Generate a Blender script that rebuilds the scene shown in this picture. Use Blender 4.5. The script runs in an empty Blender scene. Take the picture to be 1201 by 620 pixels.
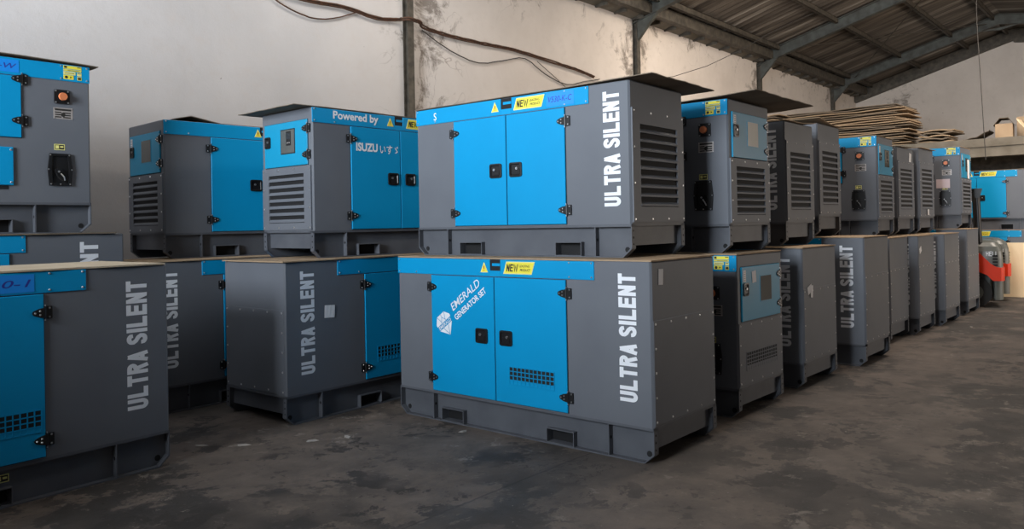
import bpy, math, random
from mathutils import Matrix, Vector
random.seed(7)
C = bpy.context.scene.collection
R = math.radians

# ---------------------------------------------------------------- materials
def s2l(c):
    return tuple((v/12.92 if v <= .04045 else ((v+.055)/1.055)**2.4) for v in c)
def rgb(r, g, b): return s2l((r/255, g/255, b/255))

def mat(name, col, rough=.5, metal=0., spec=.5, noise=None, nscale=6., bump=0., bscale=40., emit=None, alpha=None, trans=0.):
    m = bpy.data.materials.new(name); m.use_nodes = True
    nt = m.node_tree; b = nt.nodes['Principled BSDF']
    b.inputs['Base Color'].default_value = (*col, 1)
    b.inputs['Roughness'].default_value = rough
    b.inputs['Metallic'].default_value = metal
    b.inputs['Specular IOR Level'].default_value = spec
    if trans: b.inputs['Transmission Weight'].default_value = trans
    tc = nt.nodes.new('ShaderNodeTexCoord')
    if noise:
        n = nt.nodes.new('ShaderNodeTexNoise'); n.inputs['Scale'].default_value = nscale; n.inputs['Detail'].default_value = 5
        nt.links.new(tc.outputs['Object'], n.inputs['Vector'])
        mx = nt.nodes.new('ShaderNodeMix'); mx.data_type = 'RGBA'
        mr = nt.nodes.new('ShaderNodeMapRange'); mr.inputs[1].default_value = .35; mr.inputs[2].default_value = .68
        nt.links.new(n.outputs['Fac'], mr.inputs[0]); nt.links.new(mr.outputs[0], mx.inputs[0])
        mx.inputs[6].default_value = (*col, 1); mx.inputs[7].default_value = (*noise, 1)
        nt.links.new(mx.outputs[2], b.inputs['Base Color'])
    if bump:
        n2 = nt.nodes.new('ShaderNodeTexNoise'); n2.inputs['Scale'].default_value = bscale
        nt.links.new(tc.outputs['Object'], n2.inputs['Vector'])
        bp = nt.nodes.new('ShaderNodeBump'); bp.inputs['Strength'].default_value = bump; bp.inputs['Distance'].default_value = .01
        nt.links.new(n2.outputs['Fac'], bp.inputs['Height']); nt.links.new(bp.outputs[0], b.inputs['Normal'])
    return m

G1c = (.140, .150, .170); G2c = (.127, .136, .156)
M = {
 'grey': mat('grey powder coat', G1c, .48, 0, .3, G2c, 2.5),
 'skid': mat('skid grey paint', (.105, .112, .128), .48, 0, .35, (.085, .09, .105), 5),
 'blue': mat('sky blue powder coat', (.002, .29, .585), .42, 0, .22, (.002, .272, .55), 2.),
 'teal': mat('door blue with warm light tint', (.006, .275, .48), .38, 0, .45, (.006, .26, .455), 2.),  # same blue paint as the doors, shifted towards teal for dim warm light
 'black': mat('black plastic', (.008, .008, .009), .4),
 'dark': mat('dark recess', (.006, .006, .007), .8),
 'chrome': mat('zinc screw', (.75, .75, .76), .28, .9),
 'white': mat('white vinyl', (.80, .82, .86), .5),
 'glass': mat('control window glass', (.10, .105, .10), .12, 0, .6),
 'glasspale': mat('pale control window pane', (.38, .36, .30), .35, 0, .6),  # paler, rougher pane colour than the plain control glass
 'yellow': mat('yellow label', (.80, .70, .06), .5),
 'yellowlt': mat('pale yellow label', (.78, .74, .25), .5),
 'ink': mat('label ink', (.02, .018, .015), .6),
 'inkblue': mat('marker ink', (.02, .03, .30), .6),
 'inkred': mat('red label ink', (.45, .05, .03), .6),
 'tape': mat('blue tape', (.004, .25, .78), .5),
 'orange': mat('orange stop button', (.65, .20, .08), .35),
 'plate': mat('aluminium nameplate', (.42, .38, .36), .4, .3),
 'paper': mat('white paper', (.82, .80, .80), .7),
 'pink': mat('pink paper', (.62, .50, .52), .7),
 'card': mat('cardboard', (.40, .29, .19), .85, 0, .2, (.33, .235, .15), 4, .3, 60),
 'cardl': mat('pale cardboard', (.50, .42, .31), .85, 0, .2, (.44, .36, .26), 3, .3, 60),
 'cardd': mat('weathered cardboard', (.20, .16, .12), .85, 0, .2, (.14, .11, .08), 4, .3, 60),
 'steel': mat('old column steel', (.045, .038, .030), .6, .2, .4, (.10, .085, .065), 9, .3, 60),
 'rafter': mat('rafter steel', (.085, .09, .08), .6, .2, .4, (.05, .047, .04), 6),
 'rust': mat('brown cable', (.11, .05, .028), .8, 0, .3, (.05, .03, .02), 20),
 'cable': mat('dark cable', (.035, .03, .026), .7),
 'concrete': mat('mezzanine concrete', (.20, .18, .15), .85, 0, .2, (.13, .115, .09), 3, .4, 30),
 'ply': mat('pale plywood', (.82, .66, .44), .7, 0, .3, (.74, .58, .38), 2),
 'red': mat('forklift red', (.62, .035, .008), .4, 0, .25),
 'fgrey': mat('forklift grey', (.10, .105, .095), .33),
 'rubber': mat('tyre rubber', (.015, .015, .015), .8),
 'scrap': mat('scrap paper', (.36, .33, .30), .8),
 'dim': mat('dark unseen wall', (.13, .12, .11), .9, 0, .2, (.10, .09, .085), 2),  # unseen walls coloured dark to cut bounced light
 'led': mat('panel screen', (.03, .035, .04), .2),
}

# ---------------------------------------------------------------- mesh builder
class MB:
    def __init__(s): s.v = []; s.f = []; s.m = []; s.sm = []
    def add(s, vs, fs, m=0, smooth=False):
        o = len(s.v); s.v += [tuple(v) for v in vs]
        for f in fs: s.f.append([o+i for i in f]); s.m.append(m); s.sm.append(smooth)
    def box(s, x0, x1, y0, y1, z0, z1, m=0):
        s.add([(x0,y0,z0),(x1,y0,z0),(x1,y1,z0),(x0,y1,z0),(x0,y0,z1),(x1,y0,z1),(x1,y1,z1),(x0,y1,z1)],
              [(0,3,2,1),(4,5,6,7),(0,1,5,4),(1,2,6,5),(2,3,7,6),(3,0,4,7)], m)
    def bbox(s, x0, x1, y0, y1, z0, z1, b=.004, m=0):
        # box with chamfered edges on the +z (outward) side, for panels standing proud
        vs = [(x0,y0,z0),(x1,y0,z0),(x1,y1,z0),(x0,y1,z0),
              (x0,y0,z1-b),(x1,y0,z1-b),(x1,y1,z1-b),(x0,y1,z1-b),
              (x0+b,y0+b,z1),(x1-b,y0+b,z1),(x1-b,y1-b,z1),(x0+b,y1-b,z1)]
        fs = [(0,3,2,1),(0,1,5,4),(1,2,6,5),(2,3,7,6),(3,0,4,7),(4,5,9,8),(5,6,10,9),(6,7,11,10),(7,4,8,11),(8,9,10,11)]
        s.add(vs, fs, m)
    def prism(s, pts, axis, a, b, m=0, smooth=False):
        # extrude 2-D polygon along axis: axis 'z' pts=(x,y); 'y' pts=(x,z); 'x' pts=(y,z)
        def P(p, t):
            return {'z': (p[0],p[1],t), 'y': (p[0],t,p[1]), 'x': (t,p[0],p[1])}[axis]
        n = len(pts)
        vs = [P(p,a) for p in pts]+[P(p,b) for p in pts]
        s.add(vs, [tuple(range(n))[::-1], tuple(range(n,2*n))], m)
        s.add(vs, [(i,(i+1)%n,n+(i+1)%n,n+i) for i in range(n)], m, smooth)
    def cyl(s, cx, cy, r, z0, z1, n=12, m=0, axis='z', r2=None):
        r2 = r if r2 is None else r2
        def P(x, y, t): return {'z': (x,y,t), 'y': (x,t,y), 'x': (t,x,y)}[axis]
        vs = [P(cx+r*math.cos(2*math.pi*i/n), cy+r*math.sin(2*math.pi*i/n), z0) for i in range(n)]
        vs += [P(cx+r2*math.cos(2*math.pi*i/n), cy+r2*math.sin(2*math.pi*i/n), z1) for i in range(n)]
        s.add(vs, [tuple(range(n))[::-1], tuple(range(n,2*n))], m)
        s.add(vs, [(i,(i+1)%n,n+(i+1)%n,n+i) for i in range(n)], m, n > 8)
    def thick(s, path, t, z0, z1, m=0, dz=0.):
        # flat thick polyline with mitred joints, extruded z0..z1
        L = []; Rr = []
        for i, p in enumerate(path):
            d = []
            if i: d.append(Vector((p[0]-path[i-1][0], p[1]-path[i-1][1])).normalized())
            if i < len(path)-1: d.append(Vector((path[i+1][0]-p[0], path[i+1][1]-p[1])).normalized())
            if len(d) == 2:
                t2 = (d[0]+d[1])
                t2 = d[0] if t2.length < 1e-4 else t2.normalized()
                n = Vector((-t2.y, t2.x)); k = min(1/max(n.dot(Vector((-d[0].y, d[0].x))), .3), 1.8)
            else: n = Vector((-d[0].y, d[0].x)); k = 1
            L.append((p[0]+n.x*t/2*k, p[1]+n.y*t/2*k)); Rr.append((p[0]-n.x*t/2*k, p[1]-n.y*t/2*k))
        n = len(path)
        for i in range(n-1):
            q = [Rr[i], Rr[i+1], L[i+1], L[i]]
            zt = z1+dz*(i % 3)
            s.add([(x,y,zt) for x,y in q], [(0,1,2,3)], m)
    def tube(s, pts, r, n=6, m=0):
        pts = [Vector(p) for p in pts]; vs = []; fs = []
        for i, p in enumerate(pts):
            d = (pts[min(i+1,len(pts)-1)]-pts[max(i-1,0)]).normalized()
            a = d.cross(Vector((0,0,1)));
            if a.length < .05: a = d.cross(Vector((0,1,0)))
            a.normalize(); b = d.cross(a)
            for k in range(n):
                t = 2*math.pi*k/n; vs.append(p+a*r*math.cos(t)+b*r*math.sin(t))
        for i in range(len(pts)-1):
            for k in range(n): fs.append((i*n+k, i*n+(k+1)%n, (i+1)*n+(k+1)%n, (i+1)*n+k))
        s.add(vs, fs, m, True); s.add(vs, [tuple(range(n))[::-1], tuple(range(len(vs)-n, len(vs)))], m)
    def mesh(s, name, mats):
        me = bpy.data.meshes.new(name); me.from_pydata(s.v, [], s.f)
        for x in mats: me.materials.append(x)
        me.polygons.foreach_set('material_index', s.m); me.polygons.foreach_set('use_smooth', s.sm)
        me.validate(); me.update()
        return me

cache = {}
def cached(key, fn):
    if key not in cache: cache[key] = fn()
    return cache[key]
TOT = {}
def part(name, me, parent, total=None):
    """link mesh me as child; total = matrix in the root's frame"""
    o = bpy.data.objects.new(name, me); C.objects.link(o); o.parent = parent
    total = total or Matrix.Identity(4)
    pt = TOT.get(parent.name, Matrix.Identity(4)) if parent else Matrix.Identity(4)
    o.matrix_local = pt.inverted() @ total
    TOT[o.name] = total
    return o
def tag(o, label=None, cat=None, group=None, kind=None):
    if label: o['label'] = label
    if cat: o['category'] = cat
    if group: o['group'] = group
    if kind: o['kind'] = kind
    return o
def empty(name, loc, rz=0):
    o = bpy.data.objects.new(name, None); C.objects.link(o); o.location = loc; o.rotation_euler = (0,0,rz); o.empty_display_size = .2
    TOT[o.name] = Matrix.Identity(4)
    return o
def obj(name, mb, mats, loc=(0,0,0), rz=0):
    o = bpy.data.objects.new(name, mb.mesh(name, mats)); C.objects.link(o); o.location = loc; o.rotation_euler = (0,0,rz)
    return o

# ---------------------------------------------------------------- lettering
def arc(cx, cy, rx, ry, a0, a1, n=8):
    return [(cx+rx*math.cos(R(a0+(a1-a0)*i/n)), cy+ry*math.sin(R(a0+(a1-a0)*i/n))) for i in range(n+1)]
def glyph(ch, w, t):
    h = t/2
    if ch == 'L': return [[(h,1),(h,h),(w,h)]]
    if ch == 'T': return [[(0,1-h),(w,1-h)], [(w/2,1-h),(w/2,0)]]
    if ch == 'I': return [[(h,1),(h,0)]]
    if ch == 'E': return [[(w,1-h),(h,1-h),(h,h),(w,h)], [(h,.52),(w*.93,.52)]]
    if ch == 'F': return [[(w,1-h),(h,1-h),(h,0)], [(h,.50),(w*.9,.50)]]
    if ch == 'N': return [[(h,0),(h,1)], [(w-h,0),(w-h,1)], [(h,1-h*.6),(w-h,h*.6)]]
    if ch == 'A': return [[(h*.8,0),(w/2,1-h*.4)], [(w-h*.8,0),(w/2,1-h*.4)], [(w*.25,.27),(w*.75,.27)]]
    if ch == 'U': return [[(h,1),(h,.30)]+arc(w/2,.30,w/2-h,.30-h,180,360,10)[1:-1]+[(w-h,.30),(w-h,1)]]
    if ch == 'R': return [[(h,0),(h,1-h),(w*.5,1-h)]+arc(w*.52,.74,w*.48-h,.26-h,90,-90,8)[1:]+[(h,.48+h*.0)], [(w*.55,.5),(w*.66,.30),(w-h,.0)]]
    if ch == 'S': return [[(w-h,.70)]+arc(w/2,.755,w/2-h,.245-h,0,180,8)[1:]+[(h,.68),(w*.32,.565),(w*.68,.44),(w-h,.33),(w-h,.26)]+arc(w/2,.245,w/2-h,.245-h,0,-180,8)[1:]+[(h,.31)]]
    if ch == 'H': return [[(h,0),(h,1)], [(w-h,0),(w-h,1)], [(h,.5),(w-h,.5)]]
    if ch == 'Z': return [[(0,1-h),(w-h,1-h),(h,h),(w,h)]]
    if ch == 'W': return [[(h*.7,1),(w*.28,h*.6),(w*.5,.8),(w*.72,h*.6),(w-h*.7,1)]]
    return []
def block_text(text, length, height, wid=.62, t=.2, gap=.09, space=.34, vertical=False, slant=0):
    """heavy condensed capitals, centred, in the xy plane"""
    mb = MB(); x = 0; items = []
    for ch in text:
        if ch == ' ': x += space; continue
        w = t if ch == 'I' else (wid*1.45 if ch == 'W' else wid)
        items.append((ch, x, w)); x += w+gap
    tot = x-gap
    for ch, x0, w in items:
        for gi, p in enumerate(glyph(ch, w, t)):
            mb.thick([(x0+a+slant*b, b) for a, b in p], t, 0, .004+.006*gi, dz=.002)
    out = []
    for (a, b, c) in mb.v:
        u = (a-tot/2)*length/tot; v = (b-.5)*height; c = c*.12
        out.append((-v, u, c) if vertical else (u, v, c))
    mb.v = out
    return mb
def font_mesh(text, w, h, offset=0., shear=0., m='white'):
    """built-in font fitted to a w x h box, centred"""
    cu = bpy.data.curves.new('lettering', 'FONT'); cu.body = text; cu.offset = offset; cu.shear = shear
    cu.fill_mode = 'FRONT'; cu.resolution_u = 3
    o = bpy.data.objects.new('tmp', cu); C.objects.link(o)
    bpy.context.view_layer.update()
    dg = bpy.context.evaluated_depsgraph_get()
    me = bpy.data.meshes.new_from_object(o.evaluated_get(dg)); me = me.copy() if me.users else me
    bpy.data.objects.remove(o); bpy.data.curves.remove(cu)
    xs = [v.co.x for v in me.vertices]; ys = [v.co.y for v in me.vertices]
    x0, x1, y0, y1 = min(xs), max(xs), min(ys), max(ys)
    for v in me.vertices:
        v.co.x = (v.co.x-(x0+x1)/2)*w/(x1-x0); v.co.y = (v.co.y-(y0+y1)/2)*h/(y1-y0); v.co.z = 0
    me.materials.clear(); me.materials.append(M[m])
    return me
def merge_font(mb, text, w, h, cx, cy, z, mi, rot=0, **k):
    me = font_mesh(text, w, h, **k); c, s = math.cos(rot), math.sin(rot)
    mb.add([(cx+v.co.x*c-v.co.y*s, cy+v.co.x*s+v.co.y*c, z) for v in me.vertices], [tuple(p.vertices) for p in me.polygons], mi)
    bpy.data.meshes.remove(me)

# ---------------------------------------------------------------- generator set parts, in face coordinates (u right, v up, d outwards)
SK = .225
def screws(mb, pts, d=0., m=1, r=.0075):
    for (u, v) in pts: mb.cyl(u, v, r, d, d+.004, 6, m, r2=r*.6)

def m_skid(L, W, pk):
    mb = MB(); c = .07; x0, x1 = -L/2, L/2
    pks = sorted((L/2-b, L/2-a) for a, b in pk)          # x intervals of the fork pockets
    for s in (-1, 1):
        yo = s*W/2; yi = s*(W/2-.045); yb = s*(W/2-.053)
        ya, yc = min(yi, yb), max(yi, yb)
        def web(xa, xb, za, zb): mb.box(xa, xb, ya, yc, za, zb)
        web(x0+c, pks[0][0], .006, SK-.004)
        for i, (a, b) in enumerate(pks):
            web(a, b, .105, SK-.004); web(a, b, .006, .012)
            web(b, pks[i+1][0] if i+1 < len(pks) else x1-c, .006, SK-.004)
        for e in (-1, 1):
            X = e*L/2
            mb.prism([(X-e*c, .006), (X, .062), (X, SK-.004), (X-e*c, SK-.004)], 'y', ya, yc)
        lo, hi = min(yo, yb), max(yo, yb)
        mb.box(x0, x1, lo, hi, SK-.018, SK)              # top flange
        mb.box(x0+c, x1-c, lo, hi, 0, .008)              # bottom flange
        for e in (-1, 1):                                # end plates and chamfer plates
            X = e*L/2
            mb.box(min(X, X-e*.008), max(X, X-e*.008), lo, hi, .06, SK)
            mb.prism([(X, .06), (X-e*c, 0), (X-e*c, .009), (X-e*.009, .066)], 'y', lo, hi)
            for k in range(3): mb.cyl(s*(W/2-.022), .09+k*.045, .007, X-.0006 if e < 0 else X-.001, X+.001 if e < 0 else X+.0006, 8, 1, 'x')
            mb.cyl(X-e*.06, .052, .019, min(yi, yi+s*.002), max(yi, yi+s*.002), 14, 1, 'y')
            mb.cyl(s*(W/2-.022), .135, .008, X-.001, X+.001, 8, 1, 'x')
        for rx in (L/2-.29*L/2.02, -L/2+.33*L/2.02):     # stiffening ribs
            mb.box(rx-.004, rx+.004, lo, hi, .008, SK-.018)
            for dx in (-.0045, .0045): mb.cyl(s*(W/2-.022), .12, .011, rx+dx-.0005, rx+dx+.0005, 10, 1, 'x')
    for e in (-1, 1):                                    # raised end cross member between the rails
        X = e*(L/2-.035)
        mb.box(min(X, X-e*.006), max(X, X-e*.006), -W/2+.05, W/2-.05, .085, SK-.002)
        mb.box(min(X, X-e*.06), max(X, X-e*.06), -W/2+.05, W/2-.05, .079, .085)
        mb.box(min(e*L/2, X), max(e*L/2, X), -W/2+.05, W/2-.05, SK-.014, SK)
    return mb.mesh('skid', [M['skid'], M['dark']])
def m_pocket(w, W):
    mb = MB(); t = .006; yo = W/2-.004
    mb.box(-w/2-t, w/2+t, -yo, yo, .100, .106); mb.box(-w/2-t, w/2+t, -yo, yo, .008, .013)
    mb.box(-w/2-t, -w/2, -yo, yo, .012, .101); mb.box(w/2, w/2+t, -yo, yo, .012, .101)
    mb.box(-w/2, w/2, -W/2+.075, W/2-.075, .013, .10, 1)  # dark filler block standing in for the shade inside the pocket
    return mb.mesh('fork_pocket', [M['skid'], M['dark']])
def m_body(L, W, H):
    b = .012; vs = []
    mb = MB(); x, y = L/2, W/2
    ring = [(-x+b,-y),(x-b,-y),(x,-y+b),(x,y-b),(x-b,y),(-x+b,y),(-x,y-b),(-x,-y+b)]
    mb.prism(ring, 'z', SK, H-.008)
    ring2 = [(px*(1-.006/x), py*(1-.006/y)) for px, py in ring]; n = 8
    vs = [(px,py,H-.008) for px,py in ring]+[(px,py,H) for px,py in ring2]
    mb.add(vs, [(i,(i+1)%n,n+(i+1)%n,n+i) for i in range(n)]+[tuple(range(n,2*n))])
    return mb.mesh('canopy', [M['grey']])
def m_strip(w, h, slot, sidescr=True):
    """band along the top edge, slot = (u0,u1) of the lifting slot"""
    mb = MB(); t = .006
    if slot:
        a, b = slot
        mb.bbox(-w/2, a, 0, h, 0, t, .002); mb.bbox(b, w/2, 0, h, 0, t, .002)
        mb.box(a, b, 0, h*.34, 0, t); mb.box(a, b, h*.34, h, 0, .001, 2)
        mb.box(a+.02, b-.004, h*.62, h*.78, .001, .004)
    else: mb.bbox(-w/2, w/2, 0, h, 0, t, .002)
    screws(mb, [(-w/2+.02,.018),(w/2-.02,.018),(w/2-.20,.016),(-w/2+.22,.016),(-w/2+.02,h-.012),(w/2-.02,h-.012),(w/2-.20,h-.012)], t)
    return mb.mesh('top_band', [M['blue'], M['chrome'], M['dark']])
def m_door(w, h, rad=.003):
    mb = MB(); mb.box(-w/2-.003, w/2+.003, -.004, h+.003, 0, .001, 1); mb.bbox(-w/2+.002, w/2-.002, 0, h, 0, .011, .003)
    return mb.mesh('door', [M['blue'], M['dark']])
def rrect(w, h, r, n=4):
    p = []
    for cx, cy, a in ((w/2-r,h/2-r,0),(-w/2+r,h/2-r,90),(-w/2+r,-h/2+r,180),(w/2-r,-h/2+r,270)):
        p += [(cx+r*math.cos(R(a+90*i/n)), cy+r*math.sin(R(a+90*i/n))) for i in range(n+1)]
    return p
def m_latch(w=.118, h=.108):
    mb = MB(); o = rrect(w, h, .016); i_ = rrect(w-.024, h-.024, .01); i2 = rrect(w-.034, h-.034, .008); n = len(o)
    vs = [(x,y,0) for x,y in o]+[(x,y,.009) for x,y in o]+[(x,y,.010) for x,y in i_]+[(x,y,.002) for x,y in i2]
    q = lambda a, b: [(a*n+i, a*n+(i+1)%n, b*n+(i+1)%n, b*n+i) for i in range(n)]
    mb.add(vs, q(0,1)+q(1,2)+q(2,3)+[tuple(range(3*n,4*n))])
    mb.box(-w*.30, w*.30, -h*.30, h*.02, .002, .006)
    return mb.mesh('latch', [M['black']])
def m_lock():
    mb = MB(); mb.cyl(0, 0, .0095, 0, .008, 12, 0); mb.box(-.0015, .0015, -.006, .006, .008, .0085, 1)
    return mb.mesh('lock', [M['chrome'], M['dark']])
def m_hinge(sg):
    """sg=+1: tongue points right (+u)"""
    mb = MB()
    mb.prism(rrect(.036, .072, .006), 'z', 0, .009)
    mb.v = [(x-sg*.022, y, z) for x, y, z in mb.v]
    mb.cyl(0, -.0, .006, -.038, .038, 8, 0, 'y'); mb.v[-16:] = [(x, y, z+.010) for x, y, z in mb.v[-16:]]
    t = [(0,.029),(sg*.033,.024),(sg*.062,.012),(sg*.068,0),(sg*.062,-.012),(sg*.033,-.024),(0,-.029)]
    mb.prism(t if sg < 0 else t[::-1], 'z', .010, .018)
    screws(mb, [(-sg*.025,.025),(-sg*.025,-.025)], .009, 1, .0062); screws(mb, [(sg*.028,.011),(sg*.028,-.011),(sg*.054,0)], .018, 1, .0062)
    mb.box(-.002, .002, .036, .046, .008, .017, 1); mb.box(-.002, .002, -.046, -.036, .008, .017, 1)
    return mb.mesh('hinge', [M['black'], M['chrome']])
def m_vent(w, h, nx, ny, frame='blue'):
    """punched air grille: dark opening behind a lattice with a sloping hood inside"""
    mb = MB(); mb.box(-w/2, w/2, -h/2, h/2, 0, .0005, 1)
    bw = .0065
    for i in range(nx+1):
        u = -w/2+w*i/nx; mb.box(u-bw/2, u+bw/2, -h/2, h/2, .0005, .003)
    for j in range(ny+1):
        v = -h/2+h*j/ny; mb.box(-w/2, w/2, v-bw/2, v+bw/2, .0005, .003)
    mb.add([(-w/2,-h/2,.0016),(w/2,-h/2,.0016),(w/2,-h*.22,.0007),(-w/2,-h*.22,.0007)], [(0,1,2,3)])
    return mb.mesh('vent_grille', [M[frame], M['dark']])
def m_screw_panel(w, h, top_extra=0, ny=5, nx=4, mt='grey'):
    """bolted cover plate"""
    mb = MB(); mb.bbox(-w/2, w/2, 0, h, 0, .004, .002)
    pts = [(-w/2+.022, .022+(h-.044)*j/(ny-1)) for j in range(ny)]+[(w/2-.022, .022+(h-.044)*j/(ny-1)) for j in range(ny)]
    pts += [(-w/2+.022+(w-.044)*i/(nx), v) for i in range(1, nx) for v in (.022, h-.022)]
    screws(mb, pts, .004, 1, .0085)
    return mb.mesh('end_panel', [M[mt], M['chrome']])
def m_louvre(w, h, n, pw, ph, pc=None):
    """panel pw x ph (v from 0) with n pressed slats filling w x h centred at pc"""
    mb = MB(); cu, cv = pc or (0, ph/2); a, b, c_, d_ = cu-w/2, cu+w/2, cv-h/2, cv+h/2; t = .012
    mb.box(-pw/2, a, 0, ph, 0, t); mb.box(b, pw/2, 0, ph, 0, t)
    mb.box(a, b, 0, c_, 0, t); mb.box(a, b, d_, ph, 0, t); mb.box(a, b, c_, d_, 0, .001, 1)
    p = h/n
    for i in range(n):
        v = c_+p*i
        # slat: slopes from the back, high, to the front, low
        q = [(v+p*.52, .002), (v+p*.27, .0135), (v+p*.08, .0145), (v+p*.06, .011), (v+p*.40, .0015)]
        vs = [(a, y, z) for y, z in q]+[(b, y, z) for y, z in q]; m_ = len(q)
        mb.add(vs, [tuple(range(m_)), tuple(range(m_, 2*m_))[::-1]]+[(k, (k+1)%m_, m_+(k+1)%m_, m_+k) for k in range(m_)])
    pts = []
    for j in range(4): pts += [(-pw/2+.02, .02+(ph-.04)*j/3), (pw/2-.02, .02+(ph-.04)*j/3)]
    for i in range(1, 3): pts += [(-pw/2+.02+(pw-.04)*i/3, .02), (-pw/2+.02+(pw-.04)*i/3, ph-.02)]
    screws(mb, pts, t, 2, .0085)
    return mb.mesh('louvre_panel', [M['grey'], M['dark'], M['chrome']])
def m_letter():
    return block_text('ULTRA SILENT', .78, .130, t=.225, vertical=True).mesh('lettering', [M['white']])
def m_warn():
    mb = MB(); mb.prism([(-.037,-.034),(.037,-.034),(0,.042)], 'z', 0, .0012)
    mb.prism([(-.029,-.029),(.029,-.029),(0,.032)], 'z', .0012, .0016, 2)
    mb.box(-.004, .004, -.010, .014, .0016, .002, 1); mb.box(-.004, .004, -.022, -.015, .0016, .002, 1)
    return mb.mesh('warning_sticker', [M['yellowlt'], M['inkred'], M['yellow']])
def m_new():
    mb = MB(); w, h = .29, .088; k = .03
    mb.prism([(-w/2,-h/2),(w/2-k,-h/2),(w/2,h/2),(-w/2+k,h/2)], 'z', 0, .0012)
    mb.prism([(-w/2+.01,-h/2+.007),(w/2-k-.004,-h/2+.007),(w/2-.01,h/2-.007),(-w/2+k+.004,h/2-.007)], 'z', .0012, .0015, 2)
    b = block_text('NEW', .105, .052, .62, .19, .1, slant=.12)
    mb.add([(x-.062, y, z+.0017) for x, y, z in b.v], b.f, 1)
    merge_font(mb, 'LEADING', .095, .017, .052, .014, .002, 1, offset=.01, shear=.2)
    merge_font(mb, 'PRODUCT', .095, .017, .058, -.014, .002, 1, offset=.02, shear=.2)
    return mb.mesh('yellow_label', [M['yellowlt'], M['ink'], M['yellow']])
def m_logo():
    """diamond emblem and two slanted lines of lettering, white on the blue door"""
    mb = MB(); r = R(36)
    c, s = math.cos(r), math.sin(r)
    def rot(p, k=1): return (p[0]*c*k-p[1]*s*k, p[0]*s*k+p[1]*c*k)
    gem = [(-.045,.075),(.045,.075),(.085,.03),(.085,.01),(-.085,.01),(-.085,.03)]
    mb.prism([rot(p) for p in gem][::-1], 'z', 0, .0008)
    low = [(-.078,-.028),(.078,-.028),(.0,-.105)]
    mb.prism([rot(p) for p in low][::-1], 'z', 0, .0008)
    for a, b in (((-.045,.072),(-.02,.014)),((.045,.072),(.02,.014)),((0,.074),(.0,.05)),((-.03,-.03),(0,-.1)),((.03,-.03),(0,-.1)),((0,.05),(-.03,.012)),((0,.05),(.03,.012))):
        mb.thick([rot(a), rot(b)], .004, .0008, .0013+.0001*len(mb.f)%.0005, 1)
    merge_font(mb, 'EMERALD', .15, .026, *rot((0,-.009)), .0012, 0, rot=r, offset=.012)
    # text lines start right of the emblem
    def at(x, y): return rot((x, y))
    merge_font(mb, 'EMERALD', .355, .058, *at(.310,.050), .0012, 0, rot=r, offset=.004, shear=.18)
    merge_font(mb, 'GENERATOR SET', .385, .046, *at(.312,-.032), .0012, 0, rot=r, offset=.022)
    return mb.mesh('emblem_lettering', [M['white'], M['blue']])
def m_estop():
    mb = MB(); mb.prism(rrect(.105,.105,.012), 'z', 0, .008)
    screws(mb, [(a,b) for a in (-.042,.042) for b in (-.042,.042)], .008, 1, .007)
    mb.cyl(0,0,.036,.008,.014,20,0); return mb.mesh('stop_box', [M['black'], M['chrome']])
def m_button():
    mb = MB(); mb.cyl(0,0,.016,.0,.012,14,0); mb.cyl(0,0,.030,.012,.028,20,0,r2=.027); return mb.mesh('stop_button', [M['orange']])
def m_nameplate():
    mb = MB(); mb.box(-.066,.066,-.042,.042,0,.001); screws(mb, [(a,b) for a in (-.06,.06) for b in (-.036,.036)], .001, 2, .004)
    mb.box(-.055,.055,.02,.034,.001,.0014,1)
    for j in range(3): mb.box(-.055,-.012,-.032+j*.017,-.023+j*.017,.001,.0014,1); mb.box(.0,.052,-.034+j*.017,-.025+j*.017,.001,.0014,1)
    mb.cyl(0,-.01,.016,.001,.0016,12,1)
    return mb.mesh('nameplate', [M['plate'], M['ink'], M['chrome']])
def m_caution():
    mb = MB(); mb.box(-.036,.036,-.022,.022,0,.001); mb.box(-.031,.031,-.017,.017,.001,.0013,1); mb.box(-.026,-.004,-.012,.012,.0013,.0016); mb.box(.004,.026,-.004,.008,.0013,.0016)
    return mb.mesh('caution_sticker', [M['yellowlt'], M['ink']])
def m_socket():
    """recessed terminal box"""
    mb = MB(); o = [(-.070,.118),(.070,.118),(.084,.0),(.074,-.118),(-.074,-.118),(-.084,.0)]
    i_ = [(-.052,.10),(.052,.10),(.060,0),(.054,-.10),(-.054,-.10),(-.060,0)]; n = 6
    vs = [(x,y,0) for x,y in o]+[(x,y,.014) for x,y in o]+[(x,y,.014) for x,y in i_]+[(x,y,.003) for x,y in i_]
    q = lambda a, b: [(a*n+i, a*n+(i+1)%n, b*n+(i+1)%n, b*n+i) for i in range(n)]
    mb.add([(x,y,z) for x,y,z in vs], [f[::-1] for f in q(0,1)+q(1,2)+q(2,3)]+[tuple(range(3*n,4*n))[::-1]])
    screws(mb, [(-.066,.106),(.062,.106),(-.078,0),(.078,0),(-.064,-.108),(.064,-.108),(0,-.108)], .014, 1, .006)
    mb.cyl(-.012,-.015,.026,.003,.018,14,0); mb.cyl(-.012,-.015,.008,.018,.021,8,1)
    mb.tube([(.0,-.03,.02),(.02,-.055,.025),(.028,-.08,.016)], .005, 6, 1); mb.tube([(-.03,-.03,.02),(-.02,-.06,.022),(.01,-.085,.014)], .004, 6, 0)
    return mb.mesh('terminal_box', [M['black'], M['chrome']])
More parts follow.
